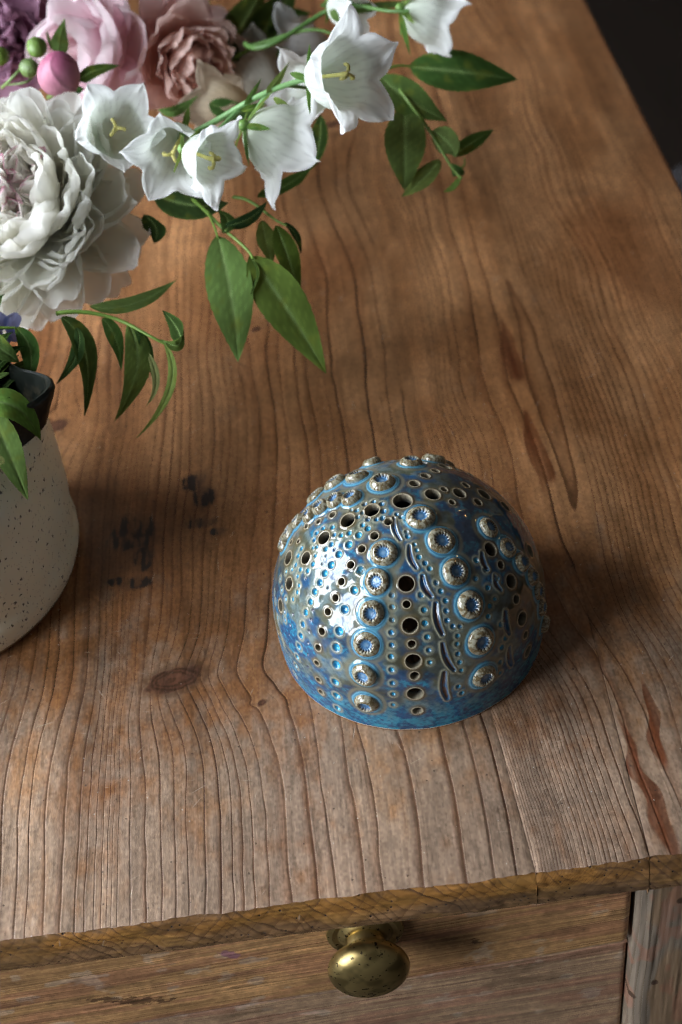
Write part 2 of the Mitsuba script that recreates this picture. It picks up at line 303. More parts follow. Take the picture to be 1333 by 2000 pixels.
# brass knob
def brass_color(p, n, uv):
    c = mix([.56, .42, .17], [.45, .33, .13], fbm(p.x*220, p.y*220, p.z*220))
    c = mix(c, [.21, .15, .055], .8*smoothstep(.5, .66, fbm(p.x*110+4, p.y*110, p.z*110)))
    return mix(c, [.035, .028, .018], .9*smoothstep(.68, .74, fbm(p.x*620, p.y*620, p.z*620)+.10*smoothstep(-.048, -.066, p.z)))
mat('brass', base_color=proc(brass_color), metallic=.92, roughness=proc(lambda p, n, uv: .27+.22*fbm(p.x*160, p.y*160, p.z*160)), specular=.5)
KX, KZ = -.0400, -.0545
def axial(prof, n=72):
    m = lathe(prof, n); R = np.array([[1, 0, 0, KX], [0, 0, -1, -.1283], [0, 1, 0, KZ], [0, 0, 0, 1.]])
    m.apply_transform(R); return m
put('backplate', axial([(.0001, .001), (.0172, .001), (.0176, .0018), (.0172, .0028), (.0150, .0036), (.0142, .0033), (.0126, .0030), (.0112, .0040), (.0100, .0052), (.0088, .0058), (.0001, .0058)]), 'brass', 40, drawer)
knob_y = np.float64(0.0197)
kr, kt = .0182, .0098
pr = [(.0085, .0058), (.0088, .009), (.0072, .0125), (.0060, .017), (.0066, knob_y-kt*1.15), (.0088, knob_y-kt*1.0)]
pr += [(kr*math.cos(a)**.92, knob_y+kt*math.sin(a)*(1.0 if a > 0 else .9)) for a in np.radians(np.linspace(-62, 89.5, 34))]
put('knob', axial(pr), 'brass', 40, drawer)

# ------------------------------------------------------------------ ceramic sea urchin
RAD, HC = .0652, .0235
def rr(ct):
    """distance from the axis centre by direction: round above, straighter below"""
    return np.where(ct < 0, RAD*(1+.36*ct*ct), RAD*(1-.012*np.clip(ct, 0, 1)**2))
HOLES = [(-0.0443, -0.6406, 0.7666, 36), (-0.0589, -0.739, 0.6711, 17), (-0.0535, -0.829, 0.5567, 35), (-0.0556, -0.8937, 0.4451, 18), (-0.0593, -0.9431, 0.3272, 36), (-0.0602, -0.9743, 0.2171, 21), (-0.069, -0.996, 0.0572, 37), (-0.0627, -0.9905, -0.1222, 24), (0.013, -0.0653, 0.9978, 44), (-0.2066, -0.0948, 0.9738, 36), (-0.3799, -0.1103, 0.9184, 36), (-0.559, -0.1477, 0.8159, 33), (-0.7009, -0.1914, 0.6871, 30), (-0.842, -0.2249, 0.4904, 29), (-0.9233, -0.2421, 0.2982, 29), (-0.9788, -0.2022, 0.0323, 28), (-0.1054, -0.2271, 0.9682, 19), (-0.2128, -0.3068, 0.9277, 19), (-0.3091, -0.3679, 0.877, 18), (-0.3968, -0.4374, 0.807, 18), (-0.4728, -0.5024, 0.7239, 17), (-0.5269, -0.5631, 0.6367, 17), (-0.5905, -0.5959, 0.5443, 17), (-0.6472, -0.6431, 0.4093, 18), (-0.6878, -0.6692, 0.2812, 17), (-0.7129, -0.6862, 0.1448, 15), (-0.7163, -0.6975, -0.0196, 16), (-0.7067, -0.6905, -0.154, 16), (-0.828, -0.0372, 0.5596, 32), (-0.4809, 0.0134, 0.8767, 17), (-0.5832, 0.0315, 0.8117, 14), (-0.6729, 0.0775, 0.7357, 13), (-0.7949, 0.0795, 0.6016, 13), (-0.7421, 0.0046, 0.6702, 11), (0.1185, 0.1111, 0.9867, 24), (0.2077, 0.2156, 0.9541, 22), (0.2896, 0.3084, 0.9061, 20), (0.2305, -0.0115, 0.973, 36), (0.4246, 0.0412, 0.9044, 32), (0.3187, 0.0554, 0.9462, 17), (0.3561, -0.0729, 0.9316, 16), (0.4859, 0.1689, 0.8576, 19), (0.6078, 0.125, 0.7842, 34), (0.5447, -0.0048, 0.8386, 22), (0.7522, 0.1191, 0.6481, 30), (0.5684, -0.379, 0.7302, 33), (0.6247, -0.4494, 0.6386, 19), (0.6829, -0.5076, 0.5254, 33), (0.7047, -0.576, 0.4143, 22), (0.7347, -0.625, 0.2639, 34), (0.7523, -0.6478, 0.1205, 20), (0.7679, -0.6376, -0.0619, 30), (0.876, -0.1651, 0.4532, 32), (-0.7495, -0.3518, 0.5608, 4)]
HOLES = [h for h in HOLES if h[3] > 6]
BTN = [(-0.1664, -0.443, 0.8809, 60), (-0.2403, -0.5927, 0.7688, 58), (-0.2938, -0.7289, 0.6184, 60), (-0.3531, -0.8304, 0.431, 62), (-0.398, -0.8939, 0.206, 58), (-0.4027, -0.9133, -0.0618, 58), (0.1149, -0.2273, 0.967, 64), (0.2338, -0.4012, 0.8856, 64), (0.2968, -0.5796, 0.7589, 62), (0.3648, -0.7288, 0.5794, 64), (0.4097, -0.8474, 0.3378, 66), (0.4163, -0.9078, 0.0501, 64), (-0.1027, 0.159, 0.9819, 66), (-0.2672, 0.345, 0.8998, 62), (-0.4306, 0.4305, 0.7932, 58), (-0.5801, 0.4459, 0.6817, 55), (0.1293, 0.4318, 0.8926, 58), (-0.3318, 0.0844, 0.9396, 48), (-0.4457, 0.1385, 0.8844, 46), (-0.5487, 0.1543, 0.8217, 46), (-0.6371, 0.1664, 0.7526, 46), (-0.7274, 0.2343, 0.645, 46), (-0.7961, 0.2145, 0.5658, 44), (-0.8482, 0.163, 0.504, 44), (0.5788, -0.2249, 0.7838, 50), (0.6906, -0.3067, 0.655, 50), (0.776, -0.3425, 0.5296, 48), (0.8466, -0.359, 0.3928, 46), (0.8841, -0.3841, 0.266, 46), (0.9023, -0.4102, 0.1325, 46), (0.918, -0.3912, -0.0655, 46)]
DOTS = [(-0.1497, -0.6812, 0.7166, 11), (-0.1567, -0.7358, 0.6588, 11), (-0.1688, -0.7886, 0.5912, 11), (-0.1836, -0.8348, 0.519, 11), (-0.1906, -0.8772, 0.4407, 11), (-0.2027, -0.9094, 0.3631, 12), (-0.2097, -0.9408, 0.2663, 12), (-0.2137, -0.9643, 0.1563, 11), (-0.2171, -0.9747, 0.0534, 11), (-0.2245, -0.9728, -0.0575, 9), (0.0447, -0.7059, 0.7069, 12), (0.0535, -0.7737, 0.6313, 12), (0.0474, -0.8276, 0.5592, 13), (0.0536, -0.8778, 0.476, 12), (0.0531, -0.919, 0.3906, 10), (0.0522, -0.9513, 0.3038, 10), (0.0484, -0.419, 0.9067, 9), (0.0669, -0.5004, 0.8632, 11), (0.1024, -0.539, 0.836, 11), (0.1279, -0.5711, 0.8109, 11), (0.158, -0.6471, 0.7458, 11), (0.1813, -0.6885, 0.7022, 11), (0.2054, -0.7321, 0.6495, 11), (0.2002, -0.776, 0.5981, 11), (0.1987, -0.8147, 0.5448, 11), (0.2346, -0.833, 0.5011, 11), (0.2815, -0.8272, 0.4863, 10), (0.2587, -0.8632, 0.4336, 10), (0.2484, -0.8894, 0.3838, 10), (0.2465, -0.9166, 0.3147, 11), (0.2538, -0.9351, 0.2474, 11), (0.2603, -0.9488, 0.1791, 10), (0.2314, -0.9719, 0.0437, 11), (0.2532, -0.9668, -0.0345, 11), (-0.3342, -0.4976, 0.8004, 18), (-0.3936, -0.5839, 0.71, 17), (-0.4748, -0.6457, 0.598, 18), (-0.5291, -0.712, 0.4617, 19), (-0.5636, -0.7497, 0.3467, 18), (-0.5778, -0.7875, 0.2144, 20), (-0.6008, -0.7979, 0.0497, 18), (-0.6033, -0.7912, -0.1006, 18), (-0.5983, -0.7625, -0.2463, 15), (-0.3581, -0.4953, 0.7915, 6), (-0.5304, -0.3688, 0.7633, 16), (-0.5815, -0.3918, 0.713, 15), (-0.624, -0.4199, 0.6591, 15), (-0.6668, -0.4426, 0.5996, 15), (-0.7046, -0.4698, 0.5319, 14), (-0.7464, -0.488, 0.4526, 15), (-0.7771, -0.5134, 0.3641, 14), (-0.8016, -0.5327, 0.2715, 14), (-0.8264, -0.5372, 0.1687, 15), (-0.8509, -0.5233, 0.0463, 14), (-0.8681, -0.49, -0.0792, 12), (-0.8758, -0.4272, -0.2245, 11), (-0.3931, -0.2992, 0.8695, 16), (-0.4699, -0.3302, 0.8187, 15), (-0.4382, -0.2049, 0.8752, 11), (-0.3816, -0.217, 0.8985, 12), (-0.3181, -0.2609, 0.9114, 15), (-0.3818, -0.0096, 0.9242, 0), (-0.2503, -0.0159, 0.968, 12), (-0.1856, -0.0201, 0.9824, 11), (-0.132, -0.0619, 0.9893, 12), (-0.1288, -0.1313, 0.983, 13), (-0.1405, -0.1895, 0.9718, 12), (-0.242, -0.1652, 0.9561, 11), (-0.1849, -0.1857, 0.9651, 10), (-0.2712, -0.0915, 0.9582, 11), (-0.3097, -0.1157, 0.9438, 11), (-0.2829, -0.1971, 0.9387, 11), (-0.2506, -0.2377, 0.9385, 13), (-0.3111, -0.0502, 0.949, 12), (-0.3472, -0.0305, 0.9373, 9), (-0.4913, -0.1024, 0.8649, 12), (-0.5561, -0.0632, 0.8287, 11), (-0.6049, -0.064, 0.7937, 11), (-0.6297, -0.1046, 0.7698, 11), (-0.6156, -0.1755, 0.7683, 10), (-0.5567, -0.2382, 0.7959, 12), (-0.5134, -0.2318, 0.8262, 12), (-0.4849, -0.1727, 0.8573, 10), (-0.7268, -0.0834, 0.6817, 12), (-0.7574, -0.1127, 0.6431, 12), (-0.7811, -0.1606, 0.6034, 11), (-0.7511, -0.2284, 0.6194, 11), (-0.6994, -0.2854, 0.6553, 12), (-0.657, -0.2761, 0.7015, 12), (-0.6341, -0.2325, 0.7375, 9), (-0.644, -0.1607, 0.748, 9), (-0.8554, -0.1167, 0.5047, 9), (-0.8102, -0.1613, 0.5636, 9), (-0.7766, -0.2507, 0.578, 9), (-0.7724, -0.3157, 0.5511, 9), (-0.7898, -0.3401, 0.5104, 10), (-0.8261, -0.3411, 0.4486, 10), (-0.8779, -0.2762, 0.3912, 9), (-0.9021, -0.1811, 0.3918, 9), (-0.9058, -0.0872, 0.4146, 8), (-0.8984, -0.3151, 0.3059, 9), (-0.901, -0.3483, 0.2585, 8), (-0.9605, -0.2254, 0.1632, 8), (-0.9637, -0.1307, 0.233, 8), (-0.9658, -0.0567, 0.253, 8), (-0.9539, -0.297, 0.044, 9), (-0.9437, -0.3307, 0.0052, 8), (-0.9734, -0.1997, -0.1123, 8), (-0.9974, -0.0719, 0.0085, 8), (-0.016, -0.2079, 0.978, 10), (-0.0409, -0.1804, 0.9827, 9), (0.0072, -0.3269, 0.945, 9), (0.0103, -0.3601, 0.9328, 10), (0.0581, -0.457, 0.8876, 9), (0.0113, -0.24, 0.9707, 7), (0.5082, -0.6154, 0.6025, 12), (0.5053, -0.6976, 0.508, 13), (0.484, -0.7448, 0.4594, 12), (0.5832, -0.5424, 0.6048, 12), (0.5694, -0.7399, 0.3584, 12), (0.564, -0.8026, 0.1945, 13), (0.5403, -0.8373, 0.0834, 12), (0.4543, -0.4848, 0.7473, 12), (0.4279, -0.5925, 0.6825, 12), (0.3968, -0.5506, 0.7344, 0), (0.5098, -0.5207, 0.6849, 13), (0.5474, -0.6537, 0.5226, 10), (0.5947, -0.7663, 0.243, 11), (0.5375, -0.843, -0.0181, 10)]
DOTS = [d for d in DOTS if d[3] > 2]
PITS = [(-0.84, -0.4048, 0.3613, 9), (-0.8676, -0.4171, 0.2708, 9), (-0.8883, -0.4224, 0.18, 8), (-0.9061, -0.4174, 0.0687, 8), (-0.9217, -0.3823, -0.0657, 7), (-0.9166, -0.3259, -0.2314, 7), (-0.6956, -0.518, 0.4978, 9), (-0.7123, -0.5493, 0.4369, 9), (-0.7359, -0.577, 0.3544, 9), (-0.7535, -0.6012, 0.266, 8), (-0.7686, -0.6175, 0.1674, 8), (-0.7826, -0.6211, 0.0407, 9), (-0.7937, -0.5923, -0.1387, 9), (-0.5926, -0.3212, 0.7387, 6), (-0.5731, -0.483, 0.662, 7), (-0.7173, -0.3233, 0.6172, 7), (-0.4973, -0.2816, 0.8206, 7), (-0.5623, -0.2854, 0.7761, 6)]
SLOTS = [(-0.0634, -0.2085, 0.976, -0.0421, -0.3767, 0.9254, 9), (0.0129, -0.4276, 0.9039, 0.0385, -0.5619, 0.8263, 11), (0.0718, -0.6122, 0.7875, 0.1122, -0.7146, 0.6905, 14), (0.1367, -0.748, 0.6495, 0.1574, -0.8663, 0.474, 14), (0.1502, -0.8986, 0.4122, 0.2113, -0.9564, 0.2018, 13), (0.1435, -0.9691, 0.2008, 0.1494, -0.9878, -0.0434, 17), (0.6126, -0.6762, 0.4093, 0.6234, -0.7392, 0.255, 15), (0.6198, -0.7705, 0.1488, 0.6294, -0.7766, -0.0261, 14), (0.5024, -0.4292, 0.7506, 0.5262, -0.5152, 0.6766, 13), (0.5688, -0.5363, 0.6236, 0.5973, -0.5923, 0.5407, 12)]
# the unseen back carries the same pattern, turned
def back(lst, k=0):
    out = list(lst)
    have = unit([h[:3] for h in lst])
    for a in (125, 215):
        c, s = math.cos(math.radians(a)), math.sin(math.radians(a))
        for h in lst:
            if h[1] > -.1 or h[2] > .93: continue
            d = (c*h[0]-s*h[1], s*h[0]+c*h[1], h[2])
            if d[1] > .34+.1*h[2] and (d[0] < .99) and np.min(np.linalg.norm(unit(np.array([o[:3] for o in out]))-unit(d), axis=1)) > k: out.append(d+tuple(h[3:]))
    return out
BTN = back(BTN, .19); HOLES = [h for h in back(HOLES, .1)]; DOTS = back(DOTS, .06)
def clear(l, k): return [h for h in l if min(np.linalg.norm(unit(h[:3])-unit(b[:3]))*RAD*1e4-b[3]-k*h[3] for b in BTN) > 0]
HOLES = HOLES[:60]+clear(HOLES[60:], 1.3); DOTS = DOTS[:150]+clear(DOTS[150:], 1.1)
U = 1e-4   # metres per list unit
def arc(D, c): return RAD*np.linalg.norm(D-unit(np.asarray(c[:3])), axis=-1)
def near(D, lst, ext):
    """(smallest distance-to-edge in metres, radius) over the list, with a cull for speed"""
    from scipy.spatial import cKDTree
    best = np.full(len(D), 1.0); rad = np.full(len(D), 1e-3)
    tree = near.tree
    for c in lst:
        u = unit(np.asarray(c[:3])); idx = np.asarray(tree.query_ball_point(u, (c[3]*U+ext)/RAD))
        if not len(idx): continue
        d = arc(D[idx], c)-c[3]*U; m = d < best[idx]
        best[idx[m]] = d[m]; rad[idx[m]] = c[3]*U
    return best, rad
def slotd(D):
    best = np.full(len(D), 1.0)
    for s in SLOTS:
        a, b, w = unit(s[:3])*RAD, unit(s[3:6])*RAD, s[6]*U
        p = D*RAD; ab = b-a; t = np.clip(((p-a)@ab)/(ab@ab), 0, 1)
        side = unit(np.cross(ab, a)); bow = .0011*(4*t*(1-t))[:, None]*side
        best = np.minimum(best, np.linalg.norm(p-(a+t[:, None]*ab+bow), axis=1)-w*.88*(.35+.65*np.sin(np.pi*np.clip(.15+.7*t, 0, 1))))
    return best
def sst(a, b, x): t = np.clip((x-a)/(b-a), 0, 1); return t*t*(3-2*t)
def feats(D):
    from scipy.spatial import cKDTree
    near.tree = cKDTree(D)
    return dict(h=near(D, HOLES, .004), b=near(D, BTN, .005), d=near(D, DOTS, .003), p=near(D, PITS, .002), s=slotd(D))
def relief(D, f):
    q = D*RAD
    o = .00022*(meshkit.fbm(q*130, 2, 5)-.5)*2+.00010*(meshkit.noise(q*420, 3)-.5)
    h, hr = f['h']; o += .00035*np.exp(-np.square(np.maximum(h, 0)/.0007))-.0002*sst(.0005, -.0003, h)
    d, dr_ = f['d']; o += -np.minimum(.0012, dr_*.9)*sst(.0003, -.0010, d)+.00014*np.exp(-np.square((d-.0004)/.0004))
    p, _ = f['p']; o += -.0005*sst(.0002, -.0006, p)
    s = f['s']; o += -.0008*sst(.0002, -.0009, s)+.0003*np.exp(-np.square((s-.0006)/.0005))
    b, _ = f['b']; o += .0006*np.exp(-np.square(np.maximum(b, 0)/.0012))
    return o
def glaze(D, f, z):
    q = D*RAD
    n1 = meshkit.fbm(q*75, 4, 11); n2 = meshkit.fbm(q*190+3, 3, 23); n3 = meshkit.fbm(q*700, 3, 31)
    olive = np.array([.080, .090, .064]); grey = np.array([.118, .165, .168]); blue = np.array([.010, .066, .165]); teal = np.array([.020, .185, .280])
    c = olive+(grey-olive)*sst(.35, .65, n2)[:, None]
    c = c+(blue-c)*(.88*sst(.455, .575, n1))[:, None]
    c = c+(teal-c)*(.75*sst(.50, .58, n1)*sst(.50, .62, .5*n2+.5*n3))[:, None]
    c = c+(np.array([.040, .030, .014])-c)*(.60*sst(.48, .62, meshkit.fbm(q*38+9, 3, 43)))[:, None]
    band = sst(.026, .009, z+.030*(n1-.5)+.020*(n2-.5)+.012*(n3-.5))
    c = c+((blue*(1-sst(.35, .65, .5*n2+.5*n3))[:, None]+teal*sst(.35, .65, .5*n2+.5*n3)[:, None])-c)*(.9*band)[:, None]
    c = c*(.62+.76*n3)[:, None]
    def over(col, w):
        nonlocal c
        c = c+(np.asarray(col)-c)*np.clip(w, 0, 1)[:, None]
    d, r = f['d']
    over([.26, .27, .20], .75*np.exp(-np.square((d-.0008)/.0007)))
    pool = sst(.0001, -.0005, d)
    over([.028, .31, .50], pool*.97); over([.015, .12, .32], pool*sst(.5, .62, n2)*.6)
    p, _ = f['p']; over([.05, .05, .085], sst(.0002, -.0005, p)*.9)
    b, _ = f['b']
    over([.16, .15, .10], .8*np.exp(-np.square((b-.0028)/.0010)))
    over([.11, .32, .43], .9*sst(.0018+.0012*(n2-.5), .0007, b)); over([.02, .08, .17], .75*np.exp(-np.square((b-.0003)/.00035)))
    s = f['s']; over([.24, .23, .16], .8*np.exp(-np.square((s-.0008)/.0006)))
    over([.02, .11, .24], sst(.0003, -.0002, s)*.75); over([.085, .040, .022], sst(-.0001, -.0006, s)*sst(.30, .52, n2)*.95)
    h, hr = f['h']
    over([.11, .080, .034], .75*np.exp(-np.square(np.maximum(h-.0007, 0)/.0011)))
    over([.40, .345, .245], .9*sst(.00065, .00020, h)*(.5+.6*n3))
    return np.clip(c, .01, .7)
def urchin_body():
    nt, nphi = 330, 1020
    tmax = math.acos(-HC/(RAD*1.044)); th = np.linspace(0, tmax, nt+1)[1:]
    ph = np.linspace(0, 2*math.pi, nphi, endpoint=False)
    D = np.stack([np.sin(th)[:, None]*np.cos(ph), np.sin(th)[:, None]*np.sin(ph), np.broadcast_to(np.cos(th)[:, None], (nt, nphi))], -1).reshape(-1, 3)
    f = feats(D); R = rr(D[:, 2])+relief(D, f)
    V = D*R[:, None]; V[:, 2] += HC; V = V.reshape(nt, nphi, 3)
    V[-1, :, 2] = .0006; V[-2, :, 2] = np.maximum(V[-2, :, 2], .0010)
    top = np.array([[0, 0, HC+RAD*.988]]); itop = np.array([[0, 0, HC+RAD*.988-.0046]])
    m = 170; k = nphi//m
    thi = np.linspace(0, tmax, 41)[1:]; phi = ph[::k][:m]
    Di = np.stack([np.sin(thi)[:, None]*np.cos(phi), np.sin(thi)[:, None]*np.sin(phi), np.broadcast_to(np.cos(thi)[:, None], (40, m))], -1)
    I = Di*(rr(Di[..., 2])-.0046)[..., None]; I[..., 2] += HC; I[-1, :, 2] = .0006
    nv = nt*nphi; ni = 40*m
    F = [grid_faces(nt, nphi, True)]
    out = tri(np.zeros((1, 3)), F[0]).faces
    j = np.arange(nphi); cap = np.c_[np.full(nphi, nv+ni), j, (j+1) % nphi]
    gi = grid_faces(40, m, True)[:, ::-1]+nv; inn = tri(np.zeros((1, 3)), gi).faces
    j2 = np.arange(m); icap = np.c_[np.full(m, nv+ni+1), nv+(j2+1) % m, nv+j2]
    b0 = (nt-1)*nphi; i0 = nv+39*m
    ring = []
    for a in range(m):
        for e in range(k): ring.append((b0+a*k+e, i0+a, b0+(a*k+e+1) % nphi))
        ring.append((b0+((a+1)*k) % nphi, i0+a, i0+(a+1) % m))
    Vall = np.vstack([V.reshape(-1, 3), I.reshape(-1, 3), top, itop])
    Fall = np.vstack([out, cap, inn, icap, np.array(ring)])
    mesh = trimesh.Trimesh(Vall, Fall, process=False)
    if mesh.volume < 0: Fall = Fall[:, ::-1]
    M = m3.Manifold(m3.Mesh(vert_properties=Vall.astype(np.float32), tri_verts=Fall.astype(np.uint32)))
    cut = []
    for h in HOLES:
        d = unit(np.array(h[:3])); r = h[3]*U
        t = unit(np.cross(d, [0, 0, 1.] if abs(d[2]) < .9 else [1., 0, 0])); bb = np.cross(d, t)
        cyl = m3.Manifold.cylinder(.016, r*.93, r, 28)
        A = np.c_[t, bb, d, d*(RAD-.010)+[0, 0, HC]]
        cut.append(cyl.transform(A.astype(float)))
    M = M-m3.Manifold.batch_boolean(cut, m3.OpType.Add)
    mm = M.to_mesh(); v = np.array(mm.vert_properties[:, :3], float); t = np.array(mm.tri_verts)
    s = trimesh.graph.smooth_shade(trimesh.Trimesh(v, t, process=False), angle=.75, facet_minarea=None)
    v = np.array(s.vertices); q = v-[0, 0, HC]; l = np.linalg.norm(q, axis=1); D = q/l[:, None]
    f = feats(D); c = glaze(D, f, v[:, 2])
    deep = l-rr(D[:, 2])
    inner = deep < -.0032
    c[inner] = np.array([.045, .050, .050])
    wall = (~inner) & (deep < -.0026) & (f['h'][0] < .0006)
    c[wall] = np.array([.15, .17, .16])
    c[v[:, 2] < .0009] = [.62, .55, .46]
    return s, c
urchin = thing('ceramic_urchin', 'blue and olive glazed ceramic sea urchin shell pierced with holes', 'ceramic ornament')
mat('glaze', base_color=VC, roughness=.085, specular=.6, clearcoat=.35, clearcoat_gloss=.98)
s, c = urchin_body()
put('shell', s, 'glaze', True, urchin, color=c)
def button(h, k):
    """a little pressed disc: domed rim, crimped bowl"""
    rng = np.random.default_rng(100+k); r = h[3]*U*rng.uniform(.92, 1.0)
    n, a = 30, np.linspace(0, 2*math.pi, 96, endpoint=False); s = np.linspace(0, 1, n)
    S, A = np.meshgrid(s, a, indexing='ij')
    rim = .0026*(1+.12*rng.normal())
    fl = 1+.03*np.sin(A*2+rng.uniform(0, 6))+.012*np.sin(A*5+rng.uniform(0, 6))
    ro = np.where(S < .75, S/.75*.985, 1+.015*np.sin((S-.75)/.25*math.pi))
    bowl = sst(.60, .28, ro)
    z = np.where(S < .75, rim*(1.08-.60*bowl-.72*np.square(np.clip(ro-.55, 0, 1)/.45)), rim*.36*(1-(S-.75)/.25)-.001*(S-.75)/.25)
    nn = rng.integers(12, 16); cr = np.cos(A*nn+rng.uniform(0, 6)); w = np.exp(-np.square((ro-.49)/.085))*(S < .75)
    z -= .0008*w*sst(.1, .9, cr)
    q = np.stack([ro*np.cos(A)*3, ro*np.sin(A)*3, np.full_like(A, k*3.1)], -1)
    z += .0004*(meshkit.fbm(q, 3, 5)-.5)*(S < .8)+.00012*(meshkit.fbm(q*5, 2, 8)-.5)
    tilt = rng.normal(0, .09, 2); z += r*ro*(tilt[0]*np.cos(A)+tilt[1]*np.sin(A))*(S < .9)
    L = np.stack([r*fl*ro*np.cos(A), r*fl*ro*np.sin(A), z], -1).reshape(-1, 3)
    d = unit(np.array(h[:3])); t = unit(np.cross([0, 0, 1.] if abs(d[2]) < .95 else [0, 1., 0], d)); b = np.cross(d, t)
    V = L[:, :1]*t+L[:, 1:2]*b+(L[:, 2:]+float(rr(d[2]))+.0002)*d+[0, 0, HC]
    n3 = meshkit.fbm(np.stack([q[..., 0]*2.5, q[..., 1]*2.5, q[..., 2]], -1), 4, 12).ravel(); S, A, ro, cr, w = (x.ravel() for x in (S, A, ro, cr, w))
    c = np.array([.27, .255, .185])+(np.array([.120, .088, .042])-np.array([.27, .255, .185]))*sst(.42, .60, n3)[:, None]
    c = c*(.75+.5*meshkit.fbm(q.reshape(-1, 3)*9, 2, 3))[:, None]
    def ov(col, ww):
        nonlocal c
        c = c+(np.array(col)-c)*np.clip(ww, 0, 1)[:, None]
    ov([.05, .165, .33], sst(.51, .40, ro+.15*(n3-.5))*(S < .76)*.92); ov([.33, .45, .50], sst(.25, .05, ro)*(S < .75)*.35)
    ov([.03, .035, .05], .8*np.clip(w*sst(.3, .9, cr), 0, 1)); ov([.42, .39, .30], .4*np.clip(w*sst(-.2, -.9, cr), 0, 1))
    ov([.06, .20, .30], sst(.86, .97, S)*.9)
    return tri(V, grid_faces(n, 96, True)), np.clip(c, .01, .75)
for k, h in enumerate(BTN):
    m, c = button(h, k); put('button', m, 'glaze', True, urchin, color=c)

# ------------------------------------------------------------------ jug
JX, JY = -.2508, .0815
def cream_color(p, n, uv):
    a = dr.atan2(p.y-JY, p.x-JX)*.085
    c = mix([.78, .74, .56], [.83, .79, .63], fbm(p.x*60, p.y*60, p.z*40))
    d1, d2, r = voronoi(a*420+.6*noise(a*900, p.z*300), p.z*260)
    c = mix(c, [.035, .028, .02], (1-smoothstep(.03+.14*r, .10+.22*r, d1))*smoothstep(.70, .74, cell_rand(dr.floor(r*997), 5))*.9)
    d1, d2, r = voronoi(a*1100+5, p.z*420)
    c = mix(c, [.10, .075, .045], (1-smoothstep(.08, .2, d1))*smoothstep(.86, .88, r)*.85)
    foot = 1-smoothstep(.0035, .0048, p.z+.0008*noise(a*300))
    return mix(c, [.33, .22, .13], foot)
mat('cream_glaze', base_color=proc(cream_color), roughness=.28, specular=.45)
mat('dark_glaze', base_color=proc(lambda p, n, uv: mix([.007, .009, .007], [.022, .020, .013], smoothstep(.5, .7, fbm(p.x*200, p.y*200, p.z*160)))), roughness=proc(lambda p, n, uv: .22+.25*fbm(p.x*300, p.y*300, p.z*300)), specular=.25)
jug = thing('speckled_jug', 'cream stoneware jug with dark specks and dark glazed spout holding the flowers', 'jug')
def jug_wall():
    prof = [(.002, .004), (.074, .003), (.0775, 0), (.0800, .0012), (.0822, .006), (.0846, .012), (.0850, .0165), (.0846, .0195), (.0834, .0225), (.0852, .040), (.0856, .055), (.0855, .070), (.0850, .080), (.0835, .087), (.0812, .093), (.0790, .098), (.0775, .104), (.0772, .110), (.0778, .1145), (.0775, .1165), (.0762, .1173), (.0745, .1165), (.0735, .113), (.0730, .104), (.0745, .095), (.078, .086), (.080, .06), (.079, .03), (.074, .010), (.002, .009)]
    pp = np.array(prof); q = [pp[:9]]
    for e in range(9, 15): q.append(pp[e-1]+(pp[e]-pp[e-1])*np.linspace(.25, 1, 4)[:, None])
    p = np.vstack(q+[pp[15:]]); n = 160; a = np.linspace(0, 2*math.pi, n, endpoint=False)
    A = np.broadcast_to(a, (len(p), n)); Rr = np.broadcast_to(p[:, :1], A.shape).copy(); Z = np.broadcast_to(p[:, 1:2], A.shape).copy()
    sa = math.radians(-8); da = (A-sa+math.pi) % (2*math.pi)-math.pi
    up = sst(.078, .116, Z); Rr += up*(.021*np.exp(-np.square(da/.20))-.004*np.exp(-np.square((np.abs(da)-.48)/.2)))
    Z += up*.006*np.exp(-np.square(da/.22))
    idx = np.arange(len(p))[:, None]; Rr += (idx < 33)*(.0007*(meshkit.fbm(np.stack([np.cos(A)*1.5, np.sin(A)*1.5, Z*140], -1), 3, 3)-.5))
    V = np.stack([JX+Rr*np.cos(A), JY+Rr*np.sin(A), Z], -1)
    return V.reshape(-1, 3), grid_faces(len(p), n, True)[:, ::-1], len(p), n
V, F4, nr, nc = jug_wall(); row = F4.min(1)//nc
zc = V[F4].mean(1)[:, 2]; an = np.arctan2(V[F4].mean(1)[:, 1]-JY, V[F4].mean(1)[:, 0]-JX)
out = row < 21
dk = (row >= 33)
put('body', tri(V, F4[~dk]), 'cream_glaze', 40, jug); put('neck', tri(V, F4[dk]), 'dark_glaze', 40, jug)

